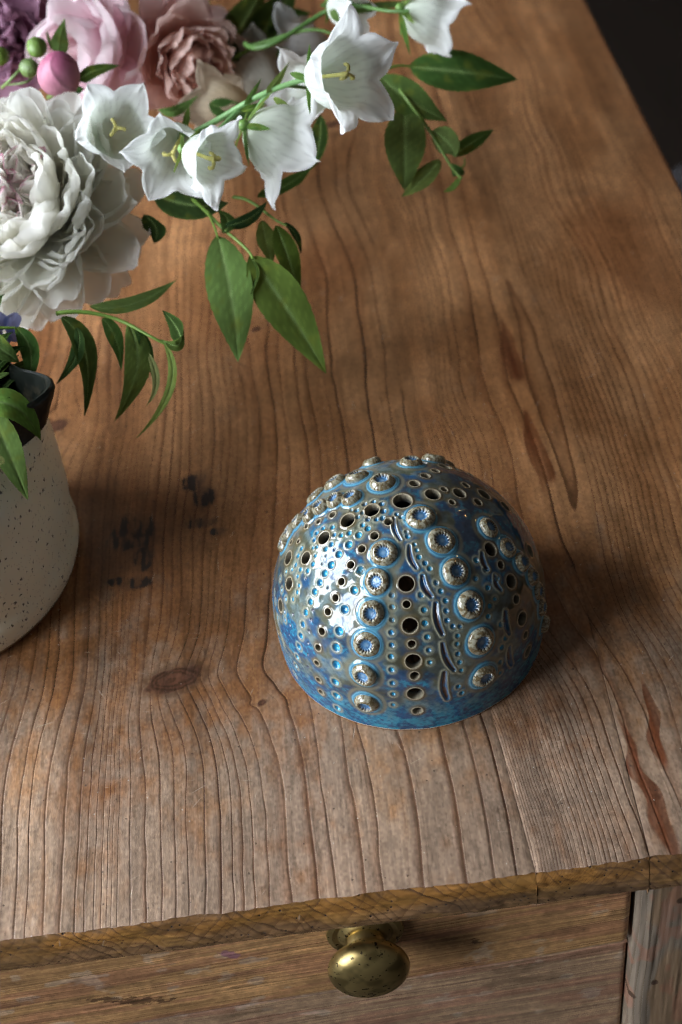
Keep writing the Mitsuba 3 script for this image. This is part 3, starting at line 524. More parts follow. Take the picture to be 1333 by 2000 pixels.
# ------------------------------------------------------------------ plants: builders
scene['petal'] = {'type': 'principledthin', 'base_color': VC, 'roughness': .6, 'diff_trans': 1.0, 'eta': 1.3, 'spec_trans': 0.0}
scene['leaf_skin'] = {'type': 'principledthin', 'base_color': VC, 'roughness': .46, 'diff_trans': .7, 'eta': 1.4, 'spec_trans': 0.0}
mat('stem_skin', base_color=VC, roughness=.45, specular=.4)
TONES = [(.058, .108, .024), (.108, .180, .042), (.034, .066, .017), (.19, .27, .08)]
def leaf(B, M, Tp, nrm, width, tone, seed):
    rng = np.random.default_rng(seed); n, m = 26, 17
    B, M, Tp = (np.array(q, float) for q in (B, M, Tp)); t = np.linspace(0, 1, n)[:, None]
    C = 2*M-.5*(B+Tp); P = (1-t)**2*B+2*t*(1-t)*C+t*t*Tp
    tan = unit(np.gradient(P, axis=0)); N = unit(np.array(nrm)-tan*(tan@np.array(nrm))[:, None]); S = np.cross(tan, N)
    v = np.linspace(-1, 1, m); tt = t[:, 0]
    hw = width/2*np.clip(np.sin(math.pi*tt**.82)**.85*(1-.25*tt**3), 0, None)+.0004*(1-tt); hw[-1] = 1e-5
    fold = rng.uniform(.12, .26); wave = .035*width
    off = hw[:, None]*np.abs(v)*fold*1.2-hw[:, None]*.12*v*v+wave*np.sin(tt*rng.uniform(9, 14)+rng.uniform(0, 6))[:, None]*v*np.abs(v)
    off = off-.0004*np.exp(-np.square(v/.12))
    edge = 1+.02*np.sin(tt*70)[:, None]*(np.abs(v) > .95)
    Vx = P[:, None]+S[:, None]*(hw[:, None]*v*edge)[..., None]+N[:, None]*off[..., None]
    base = np.array(TONES[tone])*rng.uniform(.74, 1.2)*rng.uniform([.85, .95, .8], [1.25, 1.05, 1.3]); c = np.broadcast_to(base, (n, m, 3)).copy()
    mid = np.exp(-np.square(v/.09))[None, :, None]*(1-.5*tt[:, None, None]); c = c+(np.array([.22, .33, .12])-c)*mid*.8
    ve = sst(.72, .98, np.sin((tt[:, None]*11-np.abs(v)*2.2)*2*math.pi))[..., None]; c = c*(1+.30*ve)
    c *= (.80+.40*meshkit.fbm(Vx*420, 2, 3))[..., None]
    bl = sst(.62, .74, meshkit.fbm(Vx*160+seed, 3, 8))[..., None]; c = c+(np.array([.17, .20, .03])-c)*bl*.45
    ed = sst(.80, 1, np.abs(v))[None, :, None]; c = c+(np.array([.15, .23, .05])-c)*ed*.30
    return tri(Vx.reshape(-1, 3), grid_faces(n, m)), c.reshape(-1, 3)
SEED = [0]
def add_leaf(par, L):
    SEED[0] += 1; m, c = leaf(*L, SEED[0]); return put('leaf', m, 'leaf_skin', True, par, color=c)
def add_stem(par, tb, col=(.13, .22, .035), taper=.6, name='stem'):
    m = tube(tb[0], tb[1], tb[1]*taper, n=30)
    c = np.array(col)*(.85+.3*meshkit.fbm(np.array(m.vertices)*300, 2, 4))[:, None]
    return put(name, m, 'stem_skin', True, par, color=c)
def sprig(name, label, leaves, stems, cat='leafy sprig', group=None):
    s = thing(name, label, cat, group)
    for q in stems: add_stem(s, q)
    for L in leaves: add_leaf(s, L)
    return s

def petal(base, d, nrm, L, Wd, bend, cup, wav, seed, col, tipc=None, tipw=0., rnd=.45, notch=0.):
    rng = np.random.default_rng(seed); n, m = 15, 13
    t = np.linspace(0, 1, n); v = np.linspace(-1, 1, m)
    d, nrm = unit(d), unit(nrm); x = np.cross(d, nrm)
    ang = bend*np.linspace(0, 1, n)**1.2
    st = L/(n-1); sp = np.zeros((n, 3)); 
    dirs = np.cos(ang)[:, None]*d+np.sin(ang)[:, None]*nrm; nn = -np.sin(ang)[:, None]*d+np.cos(ang)[:, None]*nrm
    sp[1:] = np.cumsum(dirs[:-1]*st, axis=0)
    hw = Wd/2*np.clip(np.sin(math.pi*np.clip(t, 0, 1)**.62), 0, 1)**.5
    hw = Wd/2*np.where(t < .62, .22+.78*np.sin(math.pi/2*t/.62)**.9, 1.0)
    tl = 1-.34*(np.abs(v)**2.6)[None, :]-notch*np.exp(-np.square(v/.18))[None, :]
    tt = t[:, None]*tl
    idx = tt*(n-1); i0 = np.clip(np.floor(idx).astype(int), 0, n-2); fr = (idx-i0)[..., None]
    S = sp[i0]*(1-fr)+sp[i0+1]*fr; NN = nn[i0]*(1-fr)+nn[i0+1]*fr
    wx = (hw[:, None]*np.sin(v*1.35)[None]/math.sin(1.35))*np.where(t[:, None] > .6, np.sqrt(np.clip(1-np.square((t[:, None]-.6)/.4)*.42, 0, 1)), 1)
    f1, f2, f3 = rng.uniform(0, 6, 3)
    ruf = wav*L*(t[:, None]**2)*(np.sin(v*5.5+f1)[None]*.6+np.sin(v*11+f2)[None]*.4*t[:, None]+.5*np.sin(t*6+f3)[:, None]*v)
    off = cup*Wd*.5*(v*v)[None]*np.sin(np.clip(t, 0, 1)*math.pi*.62)[:, None]+ruf+.007*L*np.cos(v*18+f2)[None]*np.sin(t*3.1)[:, None]*.35
    V = base+S+x*wx[..., None]+NN*off[..., None]
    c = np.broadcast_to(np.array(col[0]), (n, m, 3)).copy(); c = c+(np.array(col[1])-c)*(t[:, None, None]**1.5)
    if tipc is not None:
        q = sst(1-tipw, 1, t[:, None]+.25*(meshkit.noise(np.stack([np.broadcast_to(v*4, (n, m)), np.broadcast_to(t[:, None]*3, (n, m)), np.full((n, m), seed*1.7)], -1))-.6))
        c = c+(np.array(tipc)-c)*(q*.9)[..., None]
    c *= (.95+.10*meshkit.fbm(np.stack([np.broadcast_to(v*7, (n, m)), np.broadcast_to(t[:, None]*1.5, (n, m)), np.full((n, m), seed*.7)], -1), 2))[..., None]
    return tri(V.reshape(-1, 3), grid_faces(n, m)), np.clip(c, 0, .9).reshape(-1, 3)
def bloom(par, center, axis, layers, seed, name='petal', sc=1.0):
    rng = np.random.default_rng(seed); ax = unit(axis); e1 = unit(np.cross(ax, [0.3, .2, .9])); e2 = np.cross(ax, e1); k = 0
    for (cnt, alpha, L, Wd, bend, cup, wav, col, tipc, tipw, r0, h0) in layers:
        p0 = rng.uniform(0, 6)
        for i in range(cnt):
            ph = p0+2*math.pi*i/cnt+rng.normal(0, .10); al = math.radians(alpha+rng.normal(0, 6)); ra = math.cos(ph)*e1+math.sin(ph)*e2
            d = ax*math.cos(al)+ra*math.sin(al); nr = ax*math.sin(al)-ra*math.cos(al)
            tw = rng.normal(0, .10); d = d+tw*np.cross(ax, ra)
            nr = unit(nr-d*(nr@unit(d)))
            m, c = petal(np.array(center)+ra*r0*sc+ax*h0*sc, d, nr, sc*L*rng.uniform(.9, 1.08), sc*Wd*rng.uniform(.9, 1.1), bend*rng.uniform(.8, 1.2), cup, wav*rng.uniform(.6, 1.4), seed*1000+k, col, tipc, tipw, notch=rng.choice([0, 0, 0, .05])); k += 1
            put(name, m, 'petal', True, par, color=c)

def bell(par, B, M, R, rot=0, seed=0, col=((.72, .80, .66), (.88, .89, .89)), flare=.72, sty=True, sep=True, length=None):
    rng = np.random.default_rng(seed+500); B, M = np.array(B), np.array(M); ax = unit(M-B); L = np.linalg.norm(M-B)
    e1 = unit(np.cross(ax, [.2, .1, 1.])); e2 = np.cross(ax, e1)
    n, m = 26, 90; t = np.linspace(0, 1, n); a = np.linspace(0, 2*math.pi, m, endpoint=False)
    Tt, A = np.meshgrid(t, a, indexing='ij')
    lob = np.abs(np.cos(2.5*(A+rot))); lobe = lob**.75           # 1 at a lobe's tip, 0 in the notch
    tip = sst(.55, 1, Tt)
    r = R*(.16+.62*np.sin(np.clip(Tt/.62, 0, 1)*math.pi/2)**.8)
    r = r+R*flare*tip**1.7*(.22+.78*lobe)
    z = L*(Tt*.86)+L*.36*tip*(lobe-.45)-L*.20*tip**2*lobe*flare*1.6
    # the lobes taper to a point
    A2 = A-.20*tip**1.5*np.sin(5*(A+rot))*1.0
    w = .07*R*np.sin(A*3+rng.uniform(0, 6))*Tt**2+.06*R*np.sin(A*7+rng.uniform(0, 6))*tip+.03*R*np.sin(A*17+rng.uniform(0, 6))*tip**2+.10*R*(meshkit.fbm(np.stack([np.cos(A)*2.5, np.sin(A)*2.5, Tt*3+seed], -1), 3, 4)-.5)*Tt
    r = r*(1+.045*np.cos(5*(A+rot))*np.sin(Tt*math.pi)+.008*np.cos(30*A)*np.sin(Tt*3)+.06*(meshkit.fbm(np.stack([np.cos(A)*3, np.sin(A)*3, Tt*3+seed*3], -1), 3, 6)-.5)*Tt); z = z+w
    r = np.where(Tt < .05, r*Tt/.05, r)
    V = B+ax*z[..., None]+(e1*np.cos(A2)[..., None]+e2*np.sin(A2)[..., None])*r[..., None]
    c = np.array(col[0])+(np.array(col[1])-np.array(col[0]))*Tt[..., None]; c = c*(1-.16*np.clip(np.cos(25*A+2*np.sin(Tt*7)), 0, 1)[..., None]**4*np.sin(Tt*2.6)[..., None])*(.90+.14*meshkit.fbm(V*200, 2, 3))[..., None]
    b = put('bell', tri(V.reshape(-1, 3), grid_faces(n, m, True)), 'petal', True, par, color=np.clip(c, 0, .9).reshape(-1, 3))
    if sty:
        yl = (.55, .50, .16); s0 = B+ax*L*.1; s1 = B+ax*L*.55
        parts = [tube([s0, s1], .0009, .0011, n=6)]
        for k in range(3):
            q = rot+k*2.094; o = e1*math.cos(q)+e2*math.sin(q)
            parts.append(tube([s1, s1+ax*.0035+o*.001, s1+ax*.0042+o*.0036, s1+ax*.0018+o*.0046], .0011, .0009, n=12))
        mm = trimesh.util.concatenate(parts); put('stigma', mm, 'stem_skin', True, b, color=np.broadcast_to(np.array(yl), (len(mm.vertices), 3)))
    if sep:
        for k in range(5):
            q = rot+(k+.5)*1.2566; o = e1*math.cos(q)+e2*math.sin(q); l = R*rng.uniform(.75, 1.05)
            mm, cc = leaf(B-ax*.001, B+o*l*.55+ax*l*.10, B+o*l*.95+ax*l*.28, ax+o*.2, .0032, 1, 900+seed*9+k)
            put('sepal', mm, 'leaf_skin', True, b, color=cc)
        mm = trimesh.creation.icosphere(2, 1.0); mm.apply_scale(.0030); mm.apply_translation(B-ax*.0012)
        put('calyx', mm, 'stem_skin', True, b, color=np.broadcast_to(np.array([.14, .26, .06]), (len(mm.vertices), 3)))
    return b

# ------------------------------------------------------------------ flowers
peony = thing('white_peony', 'large cream white peony with raspberry flecked centre in the jug', 'flower')
WH = ((.86, .85, .76), (.90, .90, .86)); WI = ((.87, .84, .73), (.90, .89, .84)); MAG = (.62, .16, .34)
bloom(peony, (-0.1806, 0.24771, 0.112), (-0.103, -0.64, 0.761), [
    (17, 116, .048, .025, 1.15, .42, .03, WH, None, 0, .004, 0), (18, 106, .049, .024, 1.30, .45, .03, WH, None, 0, .004, .002), (19, 96, .049, .023, 1.45, .5, .03, WH, None, 0, .004, .004),
    (19, 85, .048, .022, 1.55, .5, .035, WH, None, 0, .004, .006), (17, 73, .046, .023, 1.55, .5, .04, WI, None, 0, .003, .008), (14, 62, .043, .025, 1.45, .5, .05, WI, None, 0, .003, .008),
    (10, 52, .040, .027, 1.3, .5, .06, WI, None, 0, .004, .009), (10, 42, .026, .017, .6, .5, .20, WI, MAG, .02, .004, .014), (10, 30, .026, .014, .6, .6, .24, WI, MAG, .05, .004, .016), (9, 18, .026, .012, .8, .6, .26, WI, MAG, .07, .003, .018), (7, 8, .026, .010, .8, .7, .3, WI, MAG, .09, .002, .018)], 3, sc=1.42)

rose = thing('pale_pink_rose', 'pale pink rose with big smooth outer petals behind the peony', 'flower')
PK = ((.74, .50, .56), (.84, .76, .78)); PK2 = ((.66, .38, .42), (.74, .56, .58))
bloom(rose, (-0.13916, 0.42735, 0.125), (-0.641, -0.646, 0.415), [
    (5, 100, .044, .046, .9, .55, .02, PK, None, 0, .003, 0), (5, 72, .046, .046, 1.25, .6, .02, PK, None, 0, .003, .004),
    (5, 48, .042, .040, 1.2, .6, .03, PK, None, 0, .003, .008), (6, 30, .034, .028, .9, .6, .05, PK2, None, 0, .002, .010), (6, 14, .030, .02, .9, .6, .08, PK2, None, 0, .002, .010)], 5, sc=1.12)
peach = thing('peach_rose', 'shaded peach pink rose with many frilled petals beside dark leaves', 'flower')
PE = ((.74, .47, .40), (.82, .63, .57))
bloom(peach, (-0.09788, 0.43297, 0.116), (0.446, -0.894, 0.037), [
    (7, 100, .036, .034, .6, .35, .05, ((.70, .46, .43), (.76, .58, .56)), None, 0, .003, 0), (8, 80, .036, .030, .9, .4, .06, PE, None, 0, .003, .003), (9, 62, .034, .024, .9, .45, .08, PE, None, 0, .003, .006),
    (8, 45, .032, .026, .9, .5, .08, PE, None, 0, .003, .008), (7, 28, .029, .024, .8, .5, .10, PE, None, 0, .003, .009), (6, 12, .027, .020, .8, .5, .12, PE, None, 0, .002, .009)], 7, sc=1.2)
mauve = thing('mauve_rose', 'dusky mauve rose with crumpled petals at the top left corner', 'flower')
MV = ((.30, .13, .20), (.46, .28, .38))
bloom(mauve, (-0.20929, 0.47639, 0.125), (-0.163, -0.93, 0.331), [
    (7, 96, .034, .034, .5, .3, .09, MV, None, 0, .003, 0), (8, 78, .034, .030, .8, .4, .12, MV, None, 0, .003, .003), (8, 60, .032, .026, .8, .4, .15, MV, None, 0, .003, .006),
    (8, 42, .030, .022, .8, .5, .18, MV, None, 0, .003, .008), (8, 22, .028, .018, .8, .5, .2, MV, None, 0, .003, .009)], 9, sc=1.25)

# rosebuds
def egg(center, axis, rx, L, col, par, name, seed=1, top=None):
    u = np.linspace(0, math.pi, 28); a = np.linspace(0, 2*math.pi, 40, endpoint=False); U_, A = np.meshgrid(u, a, indexing='ij')
    ax = unit(axis); e1 = unit(np.cross(ax, [.3, .8, .1])); e2 = np.cross(ax, e1)
    spi = ((A/(2*math.pi)*3+U_*.55) % 1.0); r = rx*np.sin(U_)**.85*(1+.07*sst(.75, 1.0, spi)-.05*sst(0, .15, spi)*0)*(1+.15*np.cos(U_))
    V = np.array(center)+ax*(-L/2*np.cos(U_)*1.0)[..., None]+(e1*np.cos(A)[..., None]+e2*np.sin(A)[..., None])*r[..., None]
    c = np.array(col)+(np.array(top if top is not None else col)-np.array(col))*sst(.35, .9, U_/math.pi)[..., None]
    c = c*(1-.35*sst(.86, 1, spi))[..., None]*(.9+.2*meshkit.fbm(V*250, 2, seed))[..., None]
    return put(name, tri(V.reshape(-1, 3), grid_faces(28, 40, True)[:, ::-1]), 'stem_skin', True, par, color=np.clip(c, 0, .9).reshape(-1, 3))
buds = thing('rosebud_sprig', 'closed pink rosebud with small green buds above the peony', 'flower bud')
egg((-0.15355, 0.29495, 0.172), (0.217, -0.275, 0.937), np.float64(0.01152), np.float64(0.02478), (.38, .16, .21), buds, 'pink_bud', 1, (.32, .09, .16))
egg((-0.16914, 0.33262, 0.172), (0.142, -0.988, -0.063), np.float64(0.00566), np.float64(0.01312), (.12, .20, .04), buds, 'green_bud', 2)
egg((-0.17425, 0.32259, 0.165), (0.614, -0.702, 0.361), np.float64(0.00535), np.float64(0.01189), (.11, .17, .05), buds, 'green_bud', 3)
egg((-0.19357, 0.34337, 0.165), (0.028, -0.998, -0.054), np.float64(0.00515), np.float64(0.01211), (.12, .19, .03), buds, 'green_bud', 4)
for tb in [([(-0.19505, 0.33452, 0.15), (-0.18296, 0.32057, 0.163), (-0.17285, 0.32937, 0.168)], np.float64(0.00106)), ([(-0.17883, 0.35068, 0.15), (-0.17939, 0.32641, 0.155), (-0.19379, 0.33758, 0.15)], np.float64(0.00092)), ([(-0.16981, 0.33466, 0.14), (-0.15756, 0.2966, 0.16)], np.float64(0.00138))]: add_stem(buds, tb, (.13, .20, .06))
for L in [((-0.15579, 0.3211, 0.172), (-0.15473, 0.32934, 0.175), (-0.15519, 0.37045, 0.172), (0.53, -0.006, 0.848), np.float64(0.01008), 1), ((-0.14477, 0.3019, 0.162), (-0.13729, 0.3088, 0.164), (-0.12275, 0.32641, 0.158), (0.735, -0.673, -0.081), np.float64(0.00881), 0), ((-0.15664, 0.30148, 0.155), (-0.14996, 0.29993, 0.158), (-0.14462, 0.3149, 0.152), (0.749, -0.618, 0.238), np.float64(0.00878), 2), ((-0.16124, 0.33338, 0.17), (-0.16282, 0.34134, 0.172), (-0.16477, 0.35633, 0.172), (0.874, 0.093, 0.477), np.float64(0.00421), 1)]: add_leaf(buds, L)

# bellflowers
GS = (.17, .33, .12)
b1 = thing('bellflower_stem', 'leaning white bellflower stem with open bells in front of the roses', 'flower')
add_stem(b1, ([(-0.10822, 0.25875, 0.125), (-0.08229, 0.24529, 0.15), (-0.06191, 0.2303, 0.166), (-0.04423, 0.22387, 0.177), (-0.02744, 0.22159, 0.183), (-0.01493, 0.2195, 0.186)], np.float64(0.00188)), GS, .75)
for tb in [([(-0.0532, 0.22757, 0.17), (-0.06506, 0.21855, 0.165), (-0.07816, 0.21172, 0.16), (-0.08472, 0.21328, 0.158)], np.float64(0.00122)), ([(-0.03873, 0.22325, 0.178), (-0.04507, 0.21956, 0.172), (-0.04997, 0.2115, 0.168)], np.float64(0.0012)), ([(-0.02744, 0.22369, 0.182), (-0.01948, 0.23939, 0.172), (-0.00967, 0.2586, 0.16)], np.float64(0.0012))]: add_stem(b1, tb, GS)
bell(b1, *((-0.01508, 0.21104, 0.19), (0.01437, 0.18519, 0.202), np.float64(0.02214), 0.35), seed=1)
bell(b1, *((-0.0831, 0.19398, 0.168), (-0.06176, 0.17789, 0.165), np.float64(0.01707), 1.0), seed=2)
bell(b1, *((-0.05104, 0.20337, 0.172), (-0.02423, 0.20884, 0.152), np.float64(0.02322), 0.2), seed=3)
bell(b1, *((-0.00245, 0.26265, 0.158), (-0.02794, 0.28258, 0.15), np.float64(0.01799), 0.6), seed=4, sep=False)
for L in [((-0.05055, 0.22085, 0.175), (-0.0462, 0.22532, 0.178), (-0.04027, 0.24366, 0.178), (0.735, -0.403, 0.545), np.float64(0.00295), 1), ((-0.03853, 0.22202, 0.18), (-0.03257, 0.22602, 0.183), (-0.02428, 0.25046, 0.182), (0.766, -0.418, 0.488), np.float64(0.00427), 1), ((-0.05326, 0.22582, 0.17), (-0.04491, 0.22362, 0.172), (-0.03941, 0.23092, 0.17), (0.307, -0.833, 0.46), np.float64(0.00323), 1), ((-0.03488, 0.21923, 0.178), (-0.03008, 0.21321, 0.176), (-0.02517, 0.21356, 0.172), (-0.254, -0.874, 0.414), np.float64(0.00345), 1), ((-0.04796, 0.21454, 0.172), (-0.04357, 0.21687, 0.174), (-0.04004, 0.21769, 0.176), (0.419, -0.9, -0.121), np.float64(0.00347), 3)]: add_leaf(b1, L)
b2 = thing('bellflower_stem', 'white bellflower facing the viewer between peony and pink rose', 'flower')
add_stem(b2, ([(-0.13066, 0.2773, 0.118), (-0.12888, 0.26154, 0.136), (-0.12833, 0.25776, 0.148)], np.float64(0.00148)), GS)
bell(b2, *((-0.12807, 0.25384, 0.15), (-0.11452, 0.21031, 0.18), np.float64(0.01951), 0.9), seed=5, flare=.5, sep=False)
b3 = thing('bellflower_stem', 'drooping white bellflower right of the peony with recurved lobes', 'flower')
add_stem(b3, ([(-0.10926, 0.26817, 0.12), (-0.09075, 0.23985, 0.15), (-0.08466, 0.23044, 0.158)], np.float64(0.00132)), GS)
bell(b3, *((-0.08626, 0.23902, 0.155), (-0.09469, 0.18757, 0.162), np.float64(0.01676), 0.1), seed=6, flare=.75)
b4 = thing('bellflower_stem', 'white bellflower stem at the top edge with half closed bells', 'flower')
add_stem(b4, ([(-0.0501, 0.39774, 0.13), (-0.02373, 0.3787, 0.14), (0.00346, 0.38557, 0.15), (0.02146, 0.36378, 0.16), (0.04889, 0.32867, 0.168)], np.float64(0.00179)), (.07, .15, .035))
add_stem(b4, ([(-0.05053, 0.40525, 0.125), (-0.02357, 0.39845, 0.132), (0.00219, 0.38852, 0.135), (0.01009, 0.38, 0.13)], np.float64(0.00148)), (.08, .17, .03))
bell(b4, *((0.00521, 0.37999, 0.156), (0.02396, 0.35265, 0.158), np.float64(0.0135), 0.5), seed=7, flare=.12, sty=False)
bell(b4, *((0.04579, 0.33974, 0.165), (0.07774, 0.34171, 0.15), np.float64(0.02019), 0.75), seed=8, flare=.5)
for L in [((0.01203, 0.36709, 0.156), (0.03071, 0.3642, 0.158), (0.06179, 0.3574, 0.16), (-0.195, -0.98, 0.045), np.float64(0.00558), 1), ((0.04387, 0.33368, 0.165), (0.04475, 0.32438, 0.158), (0.04594, 0.30831, 0.15), (-0.477, -0.476, 0.739), np.float64(0.00359), 1), ((0.00485, 0.37046, 0.16), (0.00676, 0.35789, 0.158), (0.01372, 0.35488, 0.152), (-0.709, -0.597, 0.375), np.float64(0.00493), 1)]: add_leaf(b4, L)
b5 = thing('bellflower_stem', 'bellflowers with shade painted into their petals behind the leaning stem', 'flower')
bell(b5, *((-0.03487, 0.38325, 0.1), (-0.05726, 0.4528, 0.09), np.float64(0.0217), 0.2), seed=9, col=((.46, .44, .37), (.50, .48, .42)), sty=False, sep=False)  # these three bells have shade painted into their darker petal colours
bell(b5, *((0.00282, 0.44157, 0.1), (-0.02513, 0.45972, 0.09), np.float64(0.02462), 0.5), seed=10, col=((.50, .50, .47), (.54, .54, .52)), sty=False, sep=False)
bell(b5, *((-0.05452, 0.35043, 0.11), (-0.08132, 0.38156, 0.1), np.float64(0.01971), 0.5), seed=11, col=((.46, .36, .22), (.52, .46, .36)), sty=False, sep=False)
blue = thing('blue_flower', 'small lilac blue flower peeping out below the peony', 'flower')
bloom(blue, (-0.1869, 0.13959, 0.108), (0.159, -0.465, 0.871), [(6, 78, .011, .010, .2, .2, .06, ((.24, .27, .55), (.34, .38, .66)), None, 0, .001, 0)], 15)

# leafy sprigs
G = 'evergreen sprigs in the bouquet'
sprig('leafy_sprig', 'evergreen sprig reaching right over the table with serrated dark leaves', [
    ((0.04749, 0.33619, 0.13), (0.07843, 0.32462, 0.128), (0.11166, 0.32604, 0.118), (-0.031, -0.84, 0.542), np.float64(0.02392), 0), ((0.02868, 0.31687, 0.135), (0.04268, 0.29729, 0.128), (0.06338, 0.28443, 0.118), (-0.146, -0.577, 0.804), np.float64(0.02096), 0), ((0.0393, 0.29578, 0.125), (0.03602, 0.2699, 0.112), (0.03229, 0.25244, 0.095), (-0.016, -0.567, 0.823), np.float64(0.02427), 1),
    ((0.05352, 0.28146, 0.115), (0.06132, 0.26947, 0.112), (0.06365, 0.26479, 0.105), (-0.52, -0.649, 0.556), np.float64(0.01479), 1), ((0.0639, 0.26656, 0.105), (0.07713, 0.28056, 0.105), (0.09213, 0.29845, 0.102), (0.291, -0.169, 0.942), np.float64(0.01082), 0), ((0.05525, 0.26451, 0.105), (0.0435, 0.25734, 0.098), (0.031, 0.25799, 0.088), (-0.298, -0.668, 0.682), np.float64(0.01125), 1), ((0.06082, 0.26253, 0.102), (0.06447, 0.25739, 0.1), (0.06891, 0.26234, 0.095), (-0.082, -0.994, -0.068), np.float64(0.00709), 0), ((0.0655, 0.25476, 0.098), (0.0608, 0.25478, 0.092), (0.05536, 0.25787, 0.088), (-0.628, -0.645, 0.436), np.float64(0.00356), 1), ((-0.00972, 0.32796, 0.11), (-0.01311, 0.30865, 0.1), (-0.01984, 0.29899, 0.09), (-0.213, -0.504, 0.837), np.float64(0.01113), 2)],
    [([(0.01714, 0.34488, 0.13), (0.03359, 0.32186, 0.132), (0.0423, 0.29411, 0.128), (0.05186, 0.27995, 0.116), (0.0585, 0.26609, 0.106), (0.06304, 0.25776, 0.1), (0.06582, 0.25289, 0.098)], np.float64(0.0014)), ([(0.06202, 0.26104, 0.1), (0.06821, 0.26249, 0.1), (0.06982, 0.26879, 0.102)], np.float64(0.00074)), ([(0.0332, 0.33242, 0.132), (0.04126, 0.33506, 0.132), (0.0484, 0.33593, 0.13)], np.float64(0.00108))], group=None)
sprig('leafy_sprig', 'hanging evergreen sprig with two long bright leaves above the bare table', [
    ((-0.07414, 0.19027, 0.118), (-0.07042, 0.1605, 0.098), (-0.07129, 0.13751, 0.072), (-0.057, -0.658, 0.751), np.float64(0.02486), 1), ((-0.05814, 0.17568, 0.112), (-0.04178, 0.15392, 0.09), (-0.02561, 0.13404, 0.06), (0.046, -0.765, 0.642), np.float64(0.02488), 1), ((-0.10784, 0.23096, 0.125), (-0.08706, 0.21881, 0.122), (-0.06673, 0.22003, 0.12), (-0.067, -0.612, 0.788), np.float64(0.01848), 2), ((-0.06956, 0.19636, 0.12), (-0.05556, 0.20095, 0.12), (-0.04515, 0.22096, 0.118), (0.696, -0.703, -0.147), np.float64(0.00937), 2),
    ((-0.05008, 0.21047, 0.112), (-0.04918, 0.20269, 0.102), (-0.04757, 0.18996, 0.095), (0.338, -0.576, 0.745), np.float64(0.01066), 1), ((-0.04254, 0.20325, 0.112), (-0.03812, 0.18759, 0.1), (-0.03455, 0.16845, 0.088), (0.192, -0.527, 0.828), np.float64(0.01274), 0), ((-0.03802, 0.20821, 0.11), (-0.03277, 0.20185, 0.105), (-0.0312, 0.19116, 0.1), (0.478, -0.294, 0.827), np.float64(0.00503), 2), ((-0.05065, 0.22511, 0.118), (-0.03456, 0.24956, 0.11), (-0.01779, 0.28638, 0.1), (0.215, 0.167, 0.962), np.float64(0.01222), 0), ((-0.07134, 0.19222, 0.118), (-0.06805, 0.20131, 0.12), (-0.07472, 0.21648, 0.12), (0.238, -0.047, 0.97), np.float64(0.00827), 2), ((-0.0574, 0.17364, 0.11), (-0.05618, 0.16621, 0.105), (-0.05991, 0.15755, 0.1), (-0.555, -0.375, 0.743), np.float64(0.0054), 2)],
    [([(-0.09646, 0.23263, 0.125), (-0.0801, 0.21162, 0.122), (-0.0699, 0.1945, 0.118), (-0.06234, 0.18461, 0.115), (-0.05634, 0.17273, 0.112)], np.float64(0.00127)), ([(-0.0646, 0.22507, 0.12), (-0.05239, 0.2172, 0.118), (-0.04227, 0.20858, 0.112), (-0.03705, 0.20528, 0.11)], np.float64(0.00099)), ([(-0.07872, 0.2102, 0.122), (-0.07562, 0.19782, 0.12), (-0.07391, 0.18762, 0.118)], np.float64(0.00083))])
sprig('leafy_sprig', 'arching evergreen sprig under the peony with narrow drooping leaves', [
    ((-0.14054, 0.13782, 0.118), (-0.11911, 0.14474, 0.112), (-0.09838, 0.17339, 0.105), (0.425, -0.18, 0.887), np.float64(0.00946), 1), ((-0.15449, 0.13082, 0.118), (-0.14551, 0.12298, 0.1), (-0.1516, 0.10824, 0.072), (0.57, -0.723, 0.391), np.float64(0.01195), 0), ((-0.14672, 0.12299, 0.116), (-0.14969, 0.12111, 0.102), (-0.16303, 0.11656, 0.088), (-0.464, -0.766, 0.446), np.float64(0.00776), 2), ((-0.1343, 0.12983, 0.115), (-0.12968, 0.12599, 0.105), (-0.12883, 0.11626, 0.092), (0.469, -0.707, 0.529), np.float64(0.0083), 0),
    ((-0.12181, 0.1269, 0.112), (-0.12002, 0.11123, 0.095), (-0.13622, 0.10341, 0.07), (0.332, -0.867, 0.371), np.float64(0.01341), 1), ((-0.11859, 0.12258, 0.112), (-0.11402, 0.11847, 0.1), (-0.11365, 0.1101, 0.09), (0.601, -0.63, 0.492), np.float64(0.00621), 0), ((-0.11399, 0.11713, 0.1), (-0.11124, 0.10529, 0.09), (-0.11794, 0.0997, 0.08), (-0.046, -0.748, 0.662), np.float64(0.0036), 3), ((-0.10406, 0.11371, 0.106), (-0.10419, 0.09743, 0.09), (-0.12637, 0.09259, 0.065), (-0.209, -0.818, 0.535), np.float64(0.00434), 3), ((-0.09598, 0.11224, 0.108), (-0.09745, 0.12083, 0.11), (-0.1042, 0.1349, 0.112), (-0.69, -0.361, 0.627), np.float64(0.00976), 2), ((-0.10292, 0.11242, 0.108), (-0.09649, 0.10927, 0.108), (-0.09409, 0.1201, 0.11), (0.61, -0.76, 0.225), np.float64(0.00559), 0)],
    [([(-0.1567, 0.13203, 0.12), (-0.1413, 0.131, 0.119), (-0.124, 0.12629, 0.114), (-0.10921, 0.1159, 0.109), (-0.10328, 0.11354, 0.106)], np.float64(0.00116)), ([(-0.1057, 0.11575, 0.107), (-0.09976, 0.11314, 0.107), (-0.09521, 0.11517, 0.108)], np.float64(0.00077))])
